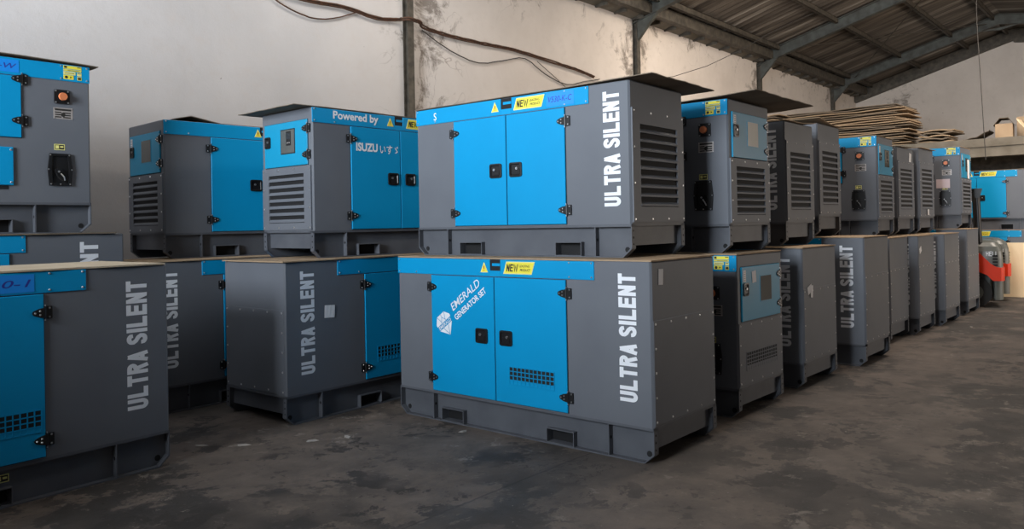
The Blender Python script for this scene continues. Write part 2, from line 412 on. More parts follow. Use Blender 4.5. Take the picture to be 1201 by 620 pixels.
def m_stickers():
    mb = MB()
    def r(a, b, c_, d_, m): mb.box(a, b, c_, d_, 0 if m != 1 else .0011, .001 if m != 1 else .0014, m)
    r(-.065,.06,.028,.052,0); r(-.065,.06,.012,.024,0); r(-.065,.018,-.015,.008,2); r(-.065,.005,-.05,-.018,0); r(.03,.06,-.018,.006,2); r(.03,.06,-.05,-.024,0)
    r(-.06,-.04,.034,.049,1); r(.03,.055,.042,.048,1); r(-.035,.05,.016,.019,1); r(.034,.056,-.046,-.028,1); r(.034,.056,-.002,.002,1)
    mb.cyl(-.045,-.034,.011,.0011,.0014,10,1); mb.cyl(-.015,-.034,.009,.0011,.0014,3,1); r(-.055,.01,-.006,-.002,1)
    return mb.mesh('warning_labels', [M['yellow'], M['ink'], M['yellowlt']])
def m_ctrl_door(w, h):
    mb = MB(); mb.box(-w/2-.004, w/2+.004, -.004, h+.004, 0, .001, 1); mb.bbox(-w/2, w/2, 0, h, 0, .012, .003)
    return mb.mesh('control_door', [M['teal'], M['dark']])
def m_window(w, h, lit):
    mb = MB(); fr = .008
    mb.box(-w/2-fr, w/2+fr, -h/2-fr, h/2+fr, 0, .002, 1); mb.box(-w/2, w/2, -h/2, h/2, .002, .0035)
    if lit == 1:
        mb.box(-.02, .05, -.035, .085, .0035, .005, 1); mb.box(-.012, .042, .02, .07, .005, .0056, 2)
        for k in range(3): mb.cyl(-.004+k*.018, -.012, .006, .005, .007, 8, 3)
    return mb.mesh('window', [M['glasspale'] if lit == 2 else M['glass'], M['dark'] if lit == 1 else M['teal'], M['led'], M['plate']])
def m_paper(w, h, c='paper'):
    mb = MB(); n = 5
    vs = [(-w/2+w*i/n, y, .0012+.0014*abs(math.sin(i*1.3+y*9))) for i in range(n+1) for y in (-h/2, h/2)]
    mb.add(vs, [(2*i, 2*i+2, 2*i+3, 2*i+1) for i in range(n)])
    vs2 = [(x, y, 0.0004) for x, y, z in vs]
    mb.add(vs2, [(2*i, 2*i+1, 2*i+3, 2*i+2) for i in range(n)])
    return mb.mesh('paper_label', [M[c]])
def m_code_sticker():
    mb = MB(); mb.box(-.022,.022,-.045,.045,0,.0008)
    for k in range(5): mb.box(-.016,.016,-.036+k*.016,-.029+k*.016,.0008,.0011,1)
    return mb.mesh('inspection_sticker', [M['paper'], M['plate']])

def genset(name, label, B, yaw, W, H, L, z0, orient, corner='L', typ='upper', faces='AR', group=None, **kw):
    """B = nearest lower corner seen in the photograph; orient: 'R' radiator end towards -Y, 'C' control end towards -Y,
       'A' control end towards -X, 'B' radiator end towards -X.
       typ 'upper' = louvred set, 'lower' = closed canopy with punched grilles."""
    ya = R(yaw); ex = Vector((math.cos(ya), math.sin(ya), 0)); ey = Vector((-math.sin(ya), math.cos(ya), 0))
    Bv = Vector((B[0], B[1], z0))
    if orient in 'RC': ctr = Bv+ex*W/2+ey*L/2; rz = ya+(-math.pi/2 if orient == 'R' else math.pi/2)
    else: ctr = Bv+ex*(L/2 if corner == 'L' else -L/2)+ey*W/2; rz = ya+(0 if orient == 'A' else math.pi)
    root = empty(name, ctr, rz)
    tag(root, label, 'generator', group)
    low = typ == 'lower'
    Lr = 2.33 if low else 2.02; k = L/Lr
    if low: D = dict(strip=.42, d=(.645,1.29,1.945), lat=((1.35,1.48),(1.115,1.245)), lz=.69, hz=(1.03,.335), pk=((.62,.84),(1.64,1.86)), slot=(1.23,1.33), new=1.055, warn=1.385, ltr=.175, lh=(.37,1.175))
    else: D = dict(strip=.32, d=(.52,1.06,1.60), lat=((1.105,1.22),(.908,1.03)), lz=.64, hz=(.955,.33), pk=((.415,.63),(1.34,1.56)), slot=(1.005,1.108), new=.84, warn=1.165, ltr=.143, lh=(.345,1.12))
    D.update(kw.get('D', {}))
    hs = H-.125                                           # bottom of the top band
    dt = hs-.006                                          # door top
    key = (round(L,3), round(W,3), round(H,3))
    part('skid', cached(('skid', key, tuple(D['pk'])), lambda: m_skid(L, W, [(a*k, b*k) for a, b in D['pk']])), root)
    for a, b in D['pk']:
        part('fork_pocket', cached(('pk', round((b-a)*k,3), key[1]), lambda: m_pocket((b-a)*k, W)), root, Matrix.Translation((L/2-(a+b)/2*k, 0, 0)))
    body = part('canopy', cached(('body', key), lambda: m_body(L, W, H)), root)
    FR = {'A': Matrix(((1,0,0,0),(0,0,-1,-W/2),(0,1,0,0),(0,0,0,1))),
          'B': Matrix(((-1,0,0,0),(0,0,1,W/2),(0,1,0,0),(0,0,0,1))),
          'C': Matrix(((0,0,-1,-L/2),(-1,0,0,0),(0,1,0,0),(0,0,0,1))),
          'R': Matrix(((0,0,1,L/2),(1,0,0,0),(0,1,0,0),(0,0,0,1)))}
    def T(f, u, v, d=0): return FR[f] @ Matrix.Translation((u, v, d))
    z = lambda v: v*H/(1.25 if low else 1.18)             # heights scale with the set
    for f in faces:
        if f in 'AB':
            sg = 1 if f == 'A' else -1                    # +1: radiator on the right
            U = lambda s: sg*(L/2-s*k)                    # distance s from the radiator end -> u
            full = kw.get('fullstrip', False)
            sL = L-D['strip']*k
            slot = None
            uc = sg*(-D['strip']*k/2)
            if f == 'A': slot = (U(D['slot'][1])-uc, U(D['slot'][0])-uc)
            st = part('top_band', cached(('strip', key, f, D['strip']), lambda: m_strip(sL, .122, slot)), root, T(f, uc, hs))
            if f == 'A' and not kw.get('bare'):
                part('warning_sticker', cached('warn', m_warn), st, T(f, U(D['warn']), hs+.062, .0065))
                part('yellow_label', cached('new', m_new), st, T(f, U(D['new']), hs+.066, .0065))
            short = f == 'B' and not low
            ds = D['d'] if not short else (.56, 1.06, 1.62)
            if f == 'B' and low and 'dB' in kw: ds = kw['dB']
            for i in (0, 1):
                s0, s1 = ds[i]*k, ds[i+1]*k
                vb = SK+.008 if not short else .684*H/1.25
                w = abs(s1-s0)-.004
                d = part('door', cached(('door', round(w,3), round(dt-vb,3)), lambda: m_door(w, dt-vb)), root, T(f, sg*(L/2-(s0+s1)/2), vb))
                if i == 0 and low:
                    vs_ = (1.18+.75)/2-.01
                    if f == 'B' and 'dB' in kw: vs_ = ds[0]+.33
                    part('vent_grille', cached('ventd', lambda: m_vent(.40, .125, 11, 4)), d, T(f, U(vs_), z(.43), .0112))
                # latch close to the seam
                sc = (D['lat'][1] if i == 0 else D['lat'][0]); us = U(sum(sc)/2)
                if f == 'B': us = sg*(L/2-(ds[1]*k+(-.11 if i == 0 else .11)))
                lv = z(D['lz']) if not short else (vb+dt)/2
                la = part('latch', cached('latch', m_latch), d, T(f, us, lv, .011))
                part('lock', cached('lock', m_lock), la, T(f, us+(.012 if (us > U(ds[1])) else -.012), lv+.008, .015))
                # hinges on the outer door edge; tongue points to the seam
                ue = U(ds[0]) if i == 0 else U(ds[2]); hsg = 1 if (U(ds[1]) > ue) else -1
                for hv in (D['hz'] if not short else (1.04, .76)):
                    part('hinge', cached(('hinge', hsg), lambda: m_hinge(hsg)), d, T(f, ue-hsg*.002, z(hv), .001))
            if not kw.get('noletter'):
                part('lettering', cached('ultra', m_letter), root, T(f, U(D['ltr'] if f == 'A' else D['ltr']+.02), z(sum(D['lh'])/2), .0005) @ Matrix.Diagonal((1, (z(D['lh'][1]-D['lh'][0]))/.78, 1, 1)))
            if f == 'B':                                   # electrical fittings next to the control end
                e = sg*(-L/2)                              # control edge
                q = lambda s: e+sg*s
                if not low or kw.get('fit'):
                    e1 = part('stop_box', cached('estop', m_estop), root, T(f, q(.195), z(.955) if not kw.get('ua') else 1.008, .0))
                    part('stop_button', cached('btn', m_button), e1, T(f, q(.195), z(.955) if not kw.get('ua') else 1.008, .012))
                    part('nameplate', cached('plate', m_nameplate), root, T(f, q(.187), z(.82) if not kw.get('ua') else .886))
                    part('caution_sticker', cached('caut', m_caution), root, T(f, q(.215), z(.59) if not kw.get('ua') else .635))
                    part('terminal_box', cached('sock', m_socket), root, T(f, q(.215), z(.445) if not kw.get('ua') else .468))
                    part('warning_labels', cached('stk', m_stickers), st, T(f, q(.118), hs+.064, .0065))
                if kw.get('hatch'):
                    mbk = cached('hatch', lambda: (lambda mb: (mb.bbox(-.20,.20,0,.27,0,.014,.003), screws(mb, [(.185,.02),(.185,.25)], .014, 1, .009), mb.box(-.2,.17,-.03,-.003,0,.002,2), mb.mesh('service_hatch', [M['blue'], M['chrome'], M['dark']]))[-1])(MB()))
                    part('service_hatch', mbk, root, T(f, q(.72), .345))
        elif f == 'R':
            if low:
                part('end_panel', cached(('ep', key), lambda: m_screw_panel(W-.03, z(.885)-SK-.01)), root, T(f, 0, SK+.01))
            else:
                ph = z(1.0)-SK-.012; n = 9
                part('louvre_panel', cached(('lv', key), lambda: m_louvre(W*.70, ph-.21, n, W-.03, ph, (0, (ph-.21)/2+.105))), root, T(f, 0, SK+.012))
        elif f == 'C':
            pb = z(.735) if not low else z(.735); pt_ = H-.095
            part('lv', None, root) if False else None
            cd = part('control_door', cached(('cd', key), lambda: m_ctrl_door(W*.85, pt_-pb)), root, T(f, 0, pb))
            wv = pb+(pt_-pb)*.56
            part('window', cached(('win', kw.get('win', 0)), lambda: m_window(.20, .195, kw.get('win', 0))), cd, T(f, W*.055 if not low else W*.09, wv, .012))
            cl = part('latch', cached('latch2', lambda: m_latch(.085, .10)), cd, T(f, -W*.35, wv+.01, .012))
            part('lock', cached('lock', m_lock), cl, T(f, -W*.345, wv+.015, .016))
            for hv in (.22, .80): part('hinge', cached(('hinge', -1), lambda: m_hinge(-1)), cd, T(f, W*.425, pb+(pt_-pb)*hv, .001))
            if kw.get('code', 1): part('inspection_sticker', cached('code', m_code_sticker), cd, T(f, -W*.37, pt_-.07, .0125))
            ph = pb-SK-.02
            if low:
                lp = part('end_panel', cached(('cp', key), lambda: m_screw_panel(W-.03, ph, ny=4, nx=4)), root, T(f, 0, SK+.01))
                part('vent_grille', cached('ventc', lambda: m_vent(W*.68, .14, 14, 5, 'grey')), lp, T(f, 0, z(.42), .0045))
            else:
                part('louvre_panel', cached(('lc', key), lambda: m_louvre(W*.70, ph-.12, 7 if typ == 'upper' else 6, W-.03, ph)), root, T(f, 0, SK+.01))
    # extra stickers: (face, u from the left edge seen from outside, v, kind, args)
    for ex_ in kw.get('extra', ()):
        f, s, v, kind, a = ex_
        fl = L/2 if f in 'AB' else W/2
        t = T(f, -fl+s, v, a.get('d', .002)) @ Matrix.Rotation(a.get('rot', 0), 4, 'Z')
        if kind == 'paper': part('paper_label', cached(('paper', a['w'], a['h'], a.get('c','paper')), lambda: m_paper(a['w'], a['h'], a.get('c','paper'))), root, t)
        elif kind == 'font':
            o = part(a.get('name', 'lettering'), font_mesh(a['text'], a['w'], a['h'], a.get('off', 0), a.get('shear', 0), a.get('m', 'white')), root, t)
        elif kind == 'tape':
            mb = MB(); mb.box(-a['w']/2, a['w']/2, -a['h']/2, a['h']/2, 0, .0008)
            merge_font(mb, a['text'], a['w']*.86, a['h']*.42, 0, 0, .0012, 1, offset=.004, shear=.25)
            part('marked_tape', mb.mesh('marked_tape', [M['tape'], M['inkblue']]), root, t)
        elif kind == 'caution': part('caution_sticker', cached('caut', m_caution), root, t)
        elif kind == 'logo': part('emblem_lettering', m_logo(), root, t)
    return root

def sheet(label, pts, z, t=.007, curl=None, m='card', group='cardboard sheets laid over the generators', nx=14, ny=8, wav=.004, name='cardboard_sheet'):
    """cardboard sheet: quad given by 4 (x,y) corners, gently wavy, curl(i,j in 0..1) adds height"""
    mb = MB(); P = [Vector(p) for p in pts]; vs = []; ph = random.random()*6
    ctr = sum(P, Vector((0,0)))/4
    for lay in (0, 1):
        for j in range(ny+1):
            for i in range(nx+1):
                a, b = i/nx, j/ny
                p = P[0]*(1-a)*(1-b)+P[1]*a*(1-b)+P[2]*a*b+P[3]*(1-a)*b
                e = min(a, 1-a, b, 1-b)
                ragged = .006*math.sin(31*a+17*b+ph)*(1 if e == 0 else 0)
                h = wav*abs(math.sin(ph+a*5))*(1 if e < .2 else 0)+(curl(a, b) if curl else 0)
                vs.append((p.x-ctr.x+ragged, p.y-ctr.y+ragged, h+t*lay))
    n1 = (nx+1)*(ny+1); g = lambda i, j, l: l*n1+j*(nx+1)+i; fs = []
    for j in range(ny):
        for i in range(nx):
            fs.append((g(i,j,1), g(i+1,j,1), g(i+1,j+1,1), g(i,j+1,1))); fs.append((g(i,j,0), g(i,j+1,0), g(i+1,j+1,0), g(i+1,j,0)))
    for i in range(nx):
        fs.append((g(i,0,0), g(i+1,0,0), g(i+1,0,1), g(i,0,1))); fs.append((g(i+1,ny,0), g(i,ny,0), g(i,ny,1), g(i+1,ny,1)))
    for j in range(ny):
        fs.append((g(0,j+1,0), g(0,j,0), g(0,j,1), g(0,j+1,1))); fs.append((g(nx,j,0), g(nx,j+1,0), g(nx,j+1,1), g(nx,j,1)))
    mb.add(vs, fs)
    o = obj(name, mb, [M[m]], (ctr.x, ctr.y, z)); tag(o, label, 'cardboard', group)
    return o
def quad(B, yaw, W, L, orient, corner='L', o=(0,0,0,0)):
    """footprint of a set, enlarged by o = (low ex, high ex, low ey, high ey)"""
    ya = R(yaw); ex = Vector((math.cos(ya), math.sin(ya))); ey = Vector((-math.sin(ya), math.cos(ya))); b = Vector(B)
    a0, a1, b0, b1 = (0, W, 0, L) if orient in 'RC' else ((0, L, 0, W) if corner == 'L' else (-L, 0, 0, W))
    a0 -= o[0]; a1 += o[1]; b0 -= o[2]; b1 += o[3]
    return [b+ex*a0+ey*b0, b+ex*a1+ey*b0, b+ex*a1+ey*b1, b+ex*a0+ey*b1]

# ---------------------------------------------------------------- the generators
GL = 'silent generator sets standing on the floor'; GU = 'silent generator sets stacked on top'
low, up = 'lower', 'upper'
LL, LU = 2.33, 2.02
ROWL = {  # name: (B, yaw, W, H, orient, faces, label, kw)
 'L1': ((4.215,2.495), .26, .855, 1.253, 'R', 'AR', 'large blue and grey generator in front with the diamond emblem on its left door',
        dict(extra=[('A', LL-1.80, .76, 'logo', dict(d=.0115)), ('R', .115, 1.155, 'paper', dict(w=.055, h=.10, rot=-.05))])),
 'L2': ((5.585,2.565), -.9, .83, 1.237, 'C', 'BC', 'floor-level generator with teal control door and papers, just right of the emblem generator',
        dict(win=0, fit=1, noletter=1, extra=[('C', .27, 1.06, 'paper', dict(w=.07, h=.09, rot=.1, d=.014))])),
 'L3': ((6.90,2.556), -.45, .845, 1.24, 'R', 'AR', 'floor-level generator with scrap of tape mid-panel, right of the teal control door one',
        dict(extra=[('R', .15, .87, 'paper', dict(w=.10, h=.07, rot=.3, d=.006)), ('R', .19, .85, 'paper', dict(w=.05, h=.11, rot=-.1, d=.010))])),
 'L4': ((8.29,2.445), 0., .845, 1.30, 'R', 'AR', 'floor-level generator with complete lettering and lit skid, left of the five plain ones', {}),
 'L5': ((9.95,2.65), .5, .84, 1.25, 'R', 'AR', 'plain floor-level generator set back from the row, only its dark end plate showing', {}),
 'L6': ((10.86,2.55), .3, .84, 1.255, 'R', 'AR', 'plain floor-level generator with a pale smudge high on its rounded corner', dict(extra=[('R', .10, 1.08, 'paper', dict(w=.10, h=.07, rot=.4))])),
 'L7': ((11.96,2.48), -.7, .84, 1.257, 'R', 'AR', 'plain floor-level generator next to last before the forklift', {}),
 'L8': ((13.40,2.472), -.5, .80, 1.30, 'R', 'AR', 'plain floor-level generator at the far end of the row, beside the forklift', {}),
}
for n, (B, yaw, W, H, o, fc, lab, kw) in ROWL.items():
    genset('generator_set', lab, B, yaw, W, H, LL, 0, o, typ=low, faces=fc, group=GL, **kw)
T_ = .010                                                  # sheet thickness allowance
def s2(n): return ROWL[n][3]+T_+.001
ROWU = {
 'U1': ((4.47,2.785), 1.6, .765, 1.188, 'R', 'AR', 'L1', 'upper generator right above the emblem one, with full white lettering and large louvred end',
        dict(extra=[('A', LU-.56, 1.188-.062, 'tape', dict(w=.24, h=.10, text='V530-K-C', d=.0068)), ('A', .22, 1.12, 'font', dict(text='S', w=.03,h=.06,d=.0075,m='white'))])),
 'U2': ((5.73,2.68), .2, .79, 1.205, 'C', 'BC', 'L2', 'upper generator with pale-windowed control door, orange stop button and dark terminal box', dict(win=2)),
 'U3': ((7.15,2.79), -.2, .72, 1.165, 'R', 'AR', 'L3', 'upper louvred generator right of the pale-windowed one, lettering half hidden', {}),
 'U4': ((8.39,2.92), 1.0, .73, 1.205, 'R', 'AR', 'L4', 'upper louvred generator left of the one with the orange button and teal corner', {}),
 'U5': ((10.03,2.79), 1.5, .765, 1.23, 'C', 'BC', 'L5', 'upper generator with orange stop button and short blue door, mid far row', dict(win=1)),
 'U6': ((11.06,2.83), -1., .755, 1.16, 'R', 'AR', 'L6', 'upper louvred generator with torn paper at its top corner', dict(extra=[('R', W_ if False else .60, 1.02, 'paper', dict(w=.09, h=.17, rot=-.2))])),
 'U7': ((12.04,2.80), -.8, .78, 1.20, 'R', 'AR', 'L7', 'upper louvred generator with small white tag near its skid', dict(extra=[('R', .35, .30, 'paper', dict(w=.06, h=.08, d=.03))])),
 'U8': ((13.60,2.58), .5, .79, 1.255, 'C', 'BC', 'L8', 'farthest upper generator of the row, with pink and white papers beside its stop button',
        dict(win=1, extra=[('B', LU-.24, .70, 'paper', dict(w=.19, h=.14, c='pink')), ('C', .52, .93, 'paper', dict(w=.16, h=.30, d=.0165))])),
}
for n, (B, yaw, W, H, o, fc, sup, lab, kw) in ROWU.items():
    genset('generator_set', lab, B, yaw, W, H, LU, s2(sup), o, typ=up, faces=fc, group=GU, **kw)
# left group
genset('generator_set', 'floor-level generator nearest on the left, with marked blue tape on its band', (2.372,4.964), 2.41, .83, 1.286, LL, 0, 'A', 'R', low, 'AR', GL, bare=1,
       D=dict(d=(.73,1.33,1.95), ltr=.20, lh=(.385,1.16), pk=((.905,1.125),(1.66,1.88)), strip=.50, hz=(1.02,.32)),
       extra=[('A', LL-.90, 1.286-.064, 'tape', dict(w=.24, h=.10, text='60-1', d=.0068)), ('A', LL-.94, .152, 'caution', dict(d=-.044))])
genset('generator_set', 'tall generator standing against the wall behind the nearest left one, top of its lettering showing', (2.65,6.25), 0, .85, 1.49, LL, 0, 'A', 'R', low, 'AR', GL,
       bare=1, D=dict(strip=.68, d=(.78,1.33,1.95), lh=(.37,1.20), ltr=.255))
genset('generator_set', 'shaded generator behind, its lettering half hidden between the two front ones at left', (2.88,6.35), 0, .84, 1.245, LL, 0, 'B', 'L', low, 'BR', GL, D=dict(ltr=.155, strip=.455))
genset('generator_set', 'generator at left centre with plain bolted end, white lettering and square white paper', (3.376,5.18), 1.6, .83, 1.243, LL, 0, 'B', 'L', low, 'BR', GL,
       D=dict(strip=.50, ltr=.185, pk=((.73,.95),(1.66,1.88))), dB=(.775, 1.39, 2.0),
       extra=[('B', .415, .835, 'paper', dict(w=.10, h=.10, rot=-.05, d=.003))])
LDz, LCz, LBz = 1.243+T_+.001, 1.245+T_+.001, 1.49+T_+.001
genset('generator_set', 'upper generator with POWERED BY lettering and bright blue control door', (3.81,5.41), -.9, .76, 1.245, LU, LDz, 'A', 'L', up, 'AC', GU, win=1, noletter=1, code=0,
       D=dict(d=(.565,1.09,1.64), slot=(1.05,1.145), warn=1.20, new=.87, lat=((1.12,1.24),(.915,1.04))),
       extra=[('A', .445, 1.245-.058, 'font', dict(text='Powered by', w=.48, h=.088, off=.028, d=.0075)),
              ('A', .552, .943, 'font', dict(text='ISUZU', w=.235, h=.074, off=.04, d=.0125)),
              ('A', .800, .935, 'font', dict(text='いすゞ', w=.21, h=.078, off=.012, d=.0125, name='script_lettering'))])
genset('generator_set', 'upper generator against the wall with dark control end, left of the POWERED BY one', (3.19,6.70), -2.4, .76, 1.215, LU, LCz, 'A', 'L', up, 'AC', GU, win=0, noletter=1, D=dict(new=.7, warn=1.13))
genset('generator_set', 'upper generator at far left with orange stop button and marked blue tape', (2.435,6.30), -.4, .85, 1.255, LL, LBz, 'B', 'R', up, 'BR', GU, noletter=1, ua=1, hatch=1,
       D=dict(strip=.05), extra=[('B', LL-.585, 1.255-.062, 'tape', dict(w=.22, h=.09, text='60-W', d=.0068))])
# far right
genset('generator_set', 'upper generator in the dark bay under the mezzanine, teal doors facing out', (17.2,2.04), 0, .70, 1.12, 1.82, 1.231, 'R', 'L', up, 'AR', GU, noletter=1)
genset('generator_set', 'floor-level generator in the bay behind the forklifts, its blue band showing above the plywood', (17.12,1.85), 0, .80, 1.22, LL, 0, 'R', 'L', low, 'AR', GL, noletter=1)

# ---------------------------------------------------------------- cardboard over the sets
def cornercurl(h, ax=1, bx=0, p=3):
    return lambda a, b: h*((a if ax else 1-a)**p)*((1-b) if not bx else b)**p
top = {n: s2(v[6])+v[3] for n, v in ROWU.items()}
def cov(n, o, lab, m='cardd', curl=None):
    v = ROWU[n]; sheet(lab, quad(v[0], v[1], v[2], LU, 'R', 'L', o), top[n]+.002, .006, curl, m)
cov('U1', (.0,.20,.17,.02), 'wide brown cardboard sheet overhanging the louvred end above the emblem generator', curl=lambda a, b: .015*(1-b)**4)
cov('U2', (.02,.42,.24,.0), 'dark cardboard sheet jutting far out over the pale-windowed control door', curl=lambda a, b: .03*(1-b)**5)
cov('U3', (.0,.05,.02,.02), 'cardboard sheet on the louvred generator right of the pale-windowed one', m='card', curl=lambda a, b: .03*a**3)
cov('U4', (.0,.05,.03,.02), 'cardboard sheet on the second narrow louvred generator of the upper row', m='card', curl=lambda a, b: .05*(1-a)**3)
cov('U5', (.0,.05,.0,.02), 'cardboard sheet on the upper generator with the short blue door', m='card')
cov('U6', (.0,.05,.03,.02), 'cardboard sheet above the louvres of the torn-paper generator', curl=lambda a, b: .03*a**2)
cov('U7', (.0,.05,.03,.02), 'cardboard sheet above the louvres of the white-tag generator', m='card')
cov('U8', (.0,.02,.0,.02), 'cardboard sheet on the farthest upper generator of the row', m='card')
sheet('brown cardboard sheet on the POWERED BY generator, overhanging its control end', quad((3.81,5.41), -.9, .76, LU, 'A', 'L', (.17,.02,.0,.10)), LDz+1.245+.002, .006, None, 'cardd')
sheet('dark cardboard sheet on the wall-side upper generator left of POWERED BY', quad((3.19,6.70), -2.4, .76, LU, 'A', 'L', (-.14,.02,-.05,.06)), LCz+1.215+.002, .006, lambda a, b: .05*math.exp(-((a-.08)/.08)**2), 'cardd')
sheet('cardboard sheet on the upper generator at far left, poking out at its corner', quad((2.435,6.30), -.4, .85, LL, 'B', 'R', (.0,.06,.02,.02)), LBz+1.255+.002, .006, lambda a, b: .03*(1-a)**.7, 'cardd')
for n, v in ROWL.items():
    nm = {'L1': 'pale cardboard sheet between the emblem generator and the one on top of it', 'L2': 'pale cardboard sheet sandwiched above the papered teal control door',
          'L3': 'pale cardboard sheet sandwiched over the third floor-level generator from the front', 'L4': 'pale cardboard sheet sandwiched over the floor-level generator with the lit skid',
          'L5': 'cardboard sheet sandwiched over the set-back plain generator', 'L6': 'cardboard sheet sandwiched over the generator with the pale smudge',
          'L7': 'cardboard sheet sandwiched over the generator next to last before the forklift', 'L8': 'cardboard sheet sandwiched over the generator beside the forklift'}[n]
    sheet(nm, quad(v[0], v[1], v[2], LL, 'R', 'L', (.0,.0,.004,.0)), v[3]+.001, .009, None, 'card', wav=.0)
sheet('pale cardboard sheet covering the nearest left generator with the marked tape', quad((2.372,4.964), 2.41, .83, LL, 'A', 'R', (.0,-.02,.01,.04)), 1.287, .010, None, 'cardl', wav=.0)
sheet('cardboard sheet between the tall generator and the far-left upper one, its corner sticking out', quad((2.65,6.25), 0, .85, LL, 'A', 'R', (.0,-.06,.02,.0)), 1.491, .009, None, 'cardd', wav=.0)
sheet('pale cardboard sheet over the shaded generator behind', quad((2.88,6.35), 0, .84, LL, 'B', 'L', (.02,.0,.015,.0)), 1.246, .009, None, 'card', wav=.0)
sheet('pale wavy cardboard sheet over the generator with the square white paper', quad((3.376,5.18), 1.6, .83, LL, 'B', 'L', (.02,.0,.015,.0)), 1.244, .009, None, 'card', wav=.0)
sheet('cardboard sheet on the upper generator under the mezzanine', quad((17.2,2.04), 0, .70, 1.82, 'R'), 2.352, .006, None, 'card')
sheet('cardboard sheet between the two generators in the far bay', quad((17.12,1.85), 0, .80, LL, 'R'), 1.221, .009, None, 'card', wav=0)

# ---------------------------------------------------------------- the building
YW, XG, XB, YS = 8.0, 26.6, -9.0, -6.0                   # long wall, far gable, rear gable, open side
RID = 3.6
def roof_z(y): return 5.62+.285*(8-y) if y > RID else 5.62+.285*(8-RID)-.285*(RID-y)*.55
POSTS = [1.3, 7.18, 13.06, 18.84, 24.23]
def plaster():
    m = bpy.data.materials.new('old plaster'); m.use_nodes = True; nt = m.node_tree; N = nt.nodes; Lk = nt.links; b = N['Principled BSDF']
    b.inputs['Roughness'].default_value = .9; b.inputs['Specular IOR Level'].default_value = .15
    tc = N.new('ShaderNodeNewGeometry'); sep = N.new('ShaderNodeSeparateXYZ'); Lk.new(tc.outputs['Position'], sep.inputs[0])
    def noise(s, d=5, r=.6, vec=None, dist=0):
        n = N.new('ShaderNodeTexNoise'); n.inputs['Scale'].default_value = s; n.inputs['Detail'].default_value = d; n.inputs['Roughness'].default_value = r; n.inputs['Distortion'].default_value = dist
        Lk.new(vec or tc.outputs['Position'], n.inputs['Vector']); return n.outputs['Fac']
    def mp(v, a, b_, c=0, d=1):
        r = N.new('ShaderNodeMapRange'); r.inputs[1].default_value = a; r.inputs[2].default_value = b_; r.inputs[3].default_value = c; r.inputs[4].default_value = d; Lk.new(v, r.inputs[0]); return r.outputs[0]
    def mt(op, a, b_=None):
        r = N.new('ShaderNodeMath'); r.operation = op
        for i, q in enumerate((a, b_)):
            if q is None: continue
            if isinstance(q, (int, float)): r.inputs[i].default_value = q
            else: Lk.new(q, r.inputs[i])
        return r.outputs[0]
    def mix(f, a, c):
        r = N.new('ShaderNodeMix'); r.data_type = 'RGBA'; Lk.new(f, r.inputs[0])
        for i, q in ((6, a), (7, c)):
            if isinstance(q, tuple): r.inputs[i].default_value = (*q, 1)
            else: Lk.new(q, r.inputs[i])
        return r.outputs[2]
    base = mix(mp(noise(.7, 4), .35, .65), (.66, .59, .53), (.58, .515, .46))
    base = mix(mp(sep.outputs[0], 5.5, 9.5), mix(mp(noise(.9, 4), .35, .65), (.53, .505, .495), (.475, .455, .448)), base)   # light balance put into the colour: greyer, darker left of the first post
    base = mix(mt('MULTIPLY', mp(noise(6, 8, .7), .5, .75), .35), base, (.50, .43, .38))
    # mould near the posts and under the eaves
    near = None
    for x in POSTS[2:]+[POSTS[1]+.35]:
        dd = mp(mt('ABSOLUTE', mt('SUBTRACT', sep.outputs[0], x)), .12, 1.1, 1, 0)
        near = dd if near is None else mt('MAXIMUM', near, dd)
    hi = mp(sep.outputs[2], 4.3, 5.5)
    gab = mp(sep.outputs[0], XG-.6, XG-.1)
    gy = mp(mt('ABSOLUTE', mt('SUBTRACT', sep.outputs[1], 6.6)), .2, 1.0, 1, 0)
    msk = mt('MAXIMUM', mt('MULTIPLY', near, .85), mt('MULTIPLY', hi, .62))
    msk = mt('MAXIMUM', mt('MULTIPLY', msk, mt('SUBTRACT', 1, gab)), mt('MULTIPLY', mt('MULTIPLY', gab, gy), .8))
    st = mp(mt('ADD', noise(2.2, 9, .74, dist=.6), mt('MULTIPLY', msk, .22)), .66, .77)
    base = mix(mt('MULTIPLY', mt('MULTIPLY', st, mp(msk, .05, .5)), .8), base, (.14, .115, .095))
    # cracks: thin contour lines of a distorted noise
    n1 = mt('ABSOLUTE', mt('SUBTRACT', noise(1.1, 3, .5, dist=.8), .5))
    cr = mt('MULTIPLY', mp(n1, .0, .004, 1, 0), mt('MULTIPLY', mp(noise(.45, 2), .48, .56), mp(msk, .15, .6)))
    base = mix(mt('MULTIPLY', cr, .6), base, (.13, .10, .085))
    sp = mp(noise(16, 1), .80, .82); base = mix(mt('MULTIPLY', sp, .7), base, (.15, .13, .12))
    Lk.new(base, b.inputs['Base Color'])
    bp = N.new('ShaderNodeBump'); bp.inputs['Strength'].default_value = .35; bp.inputs['Distance'].default_value = .02; Lk.new(noise(5, 8, .7), bp.inputs['Height']); Lk.new(bp.outputs[0], b.inputs['Normal'])
    return m
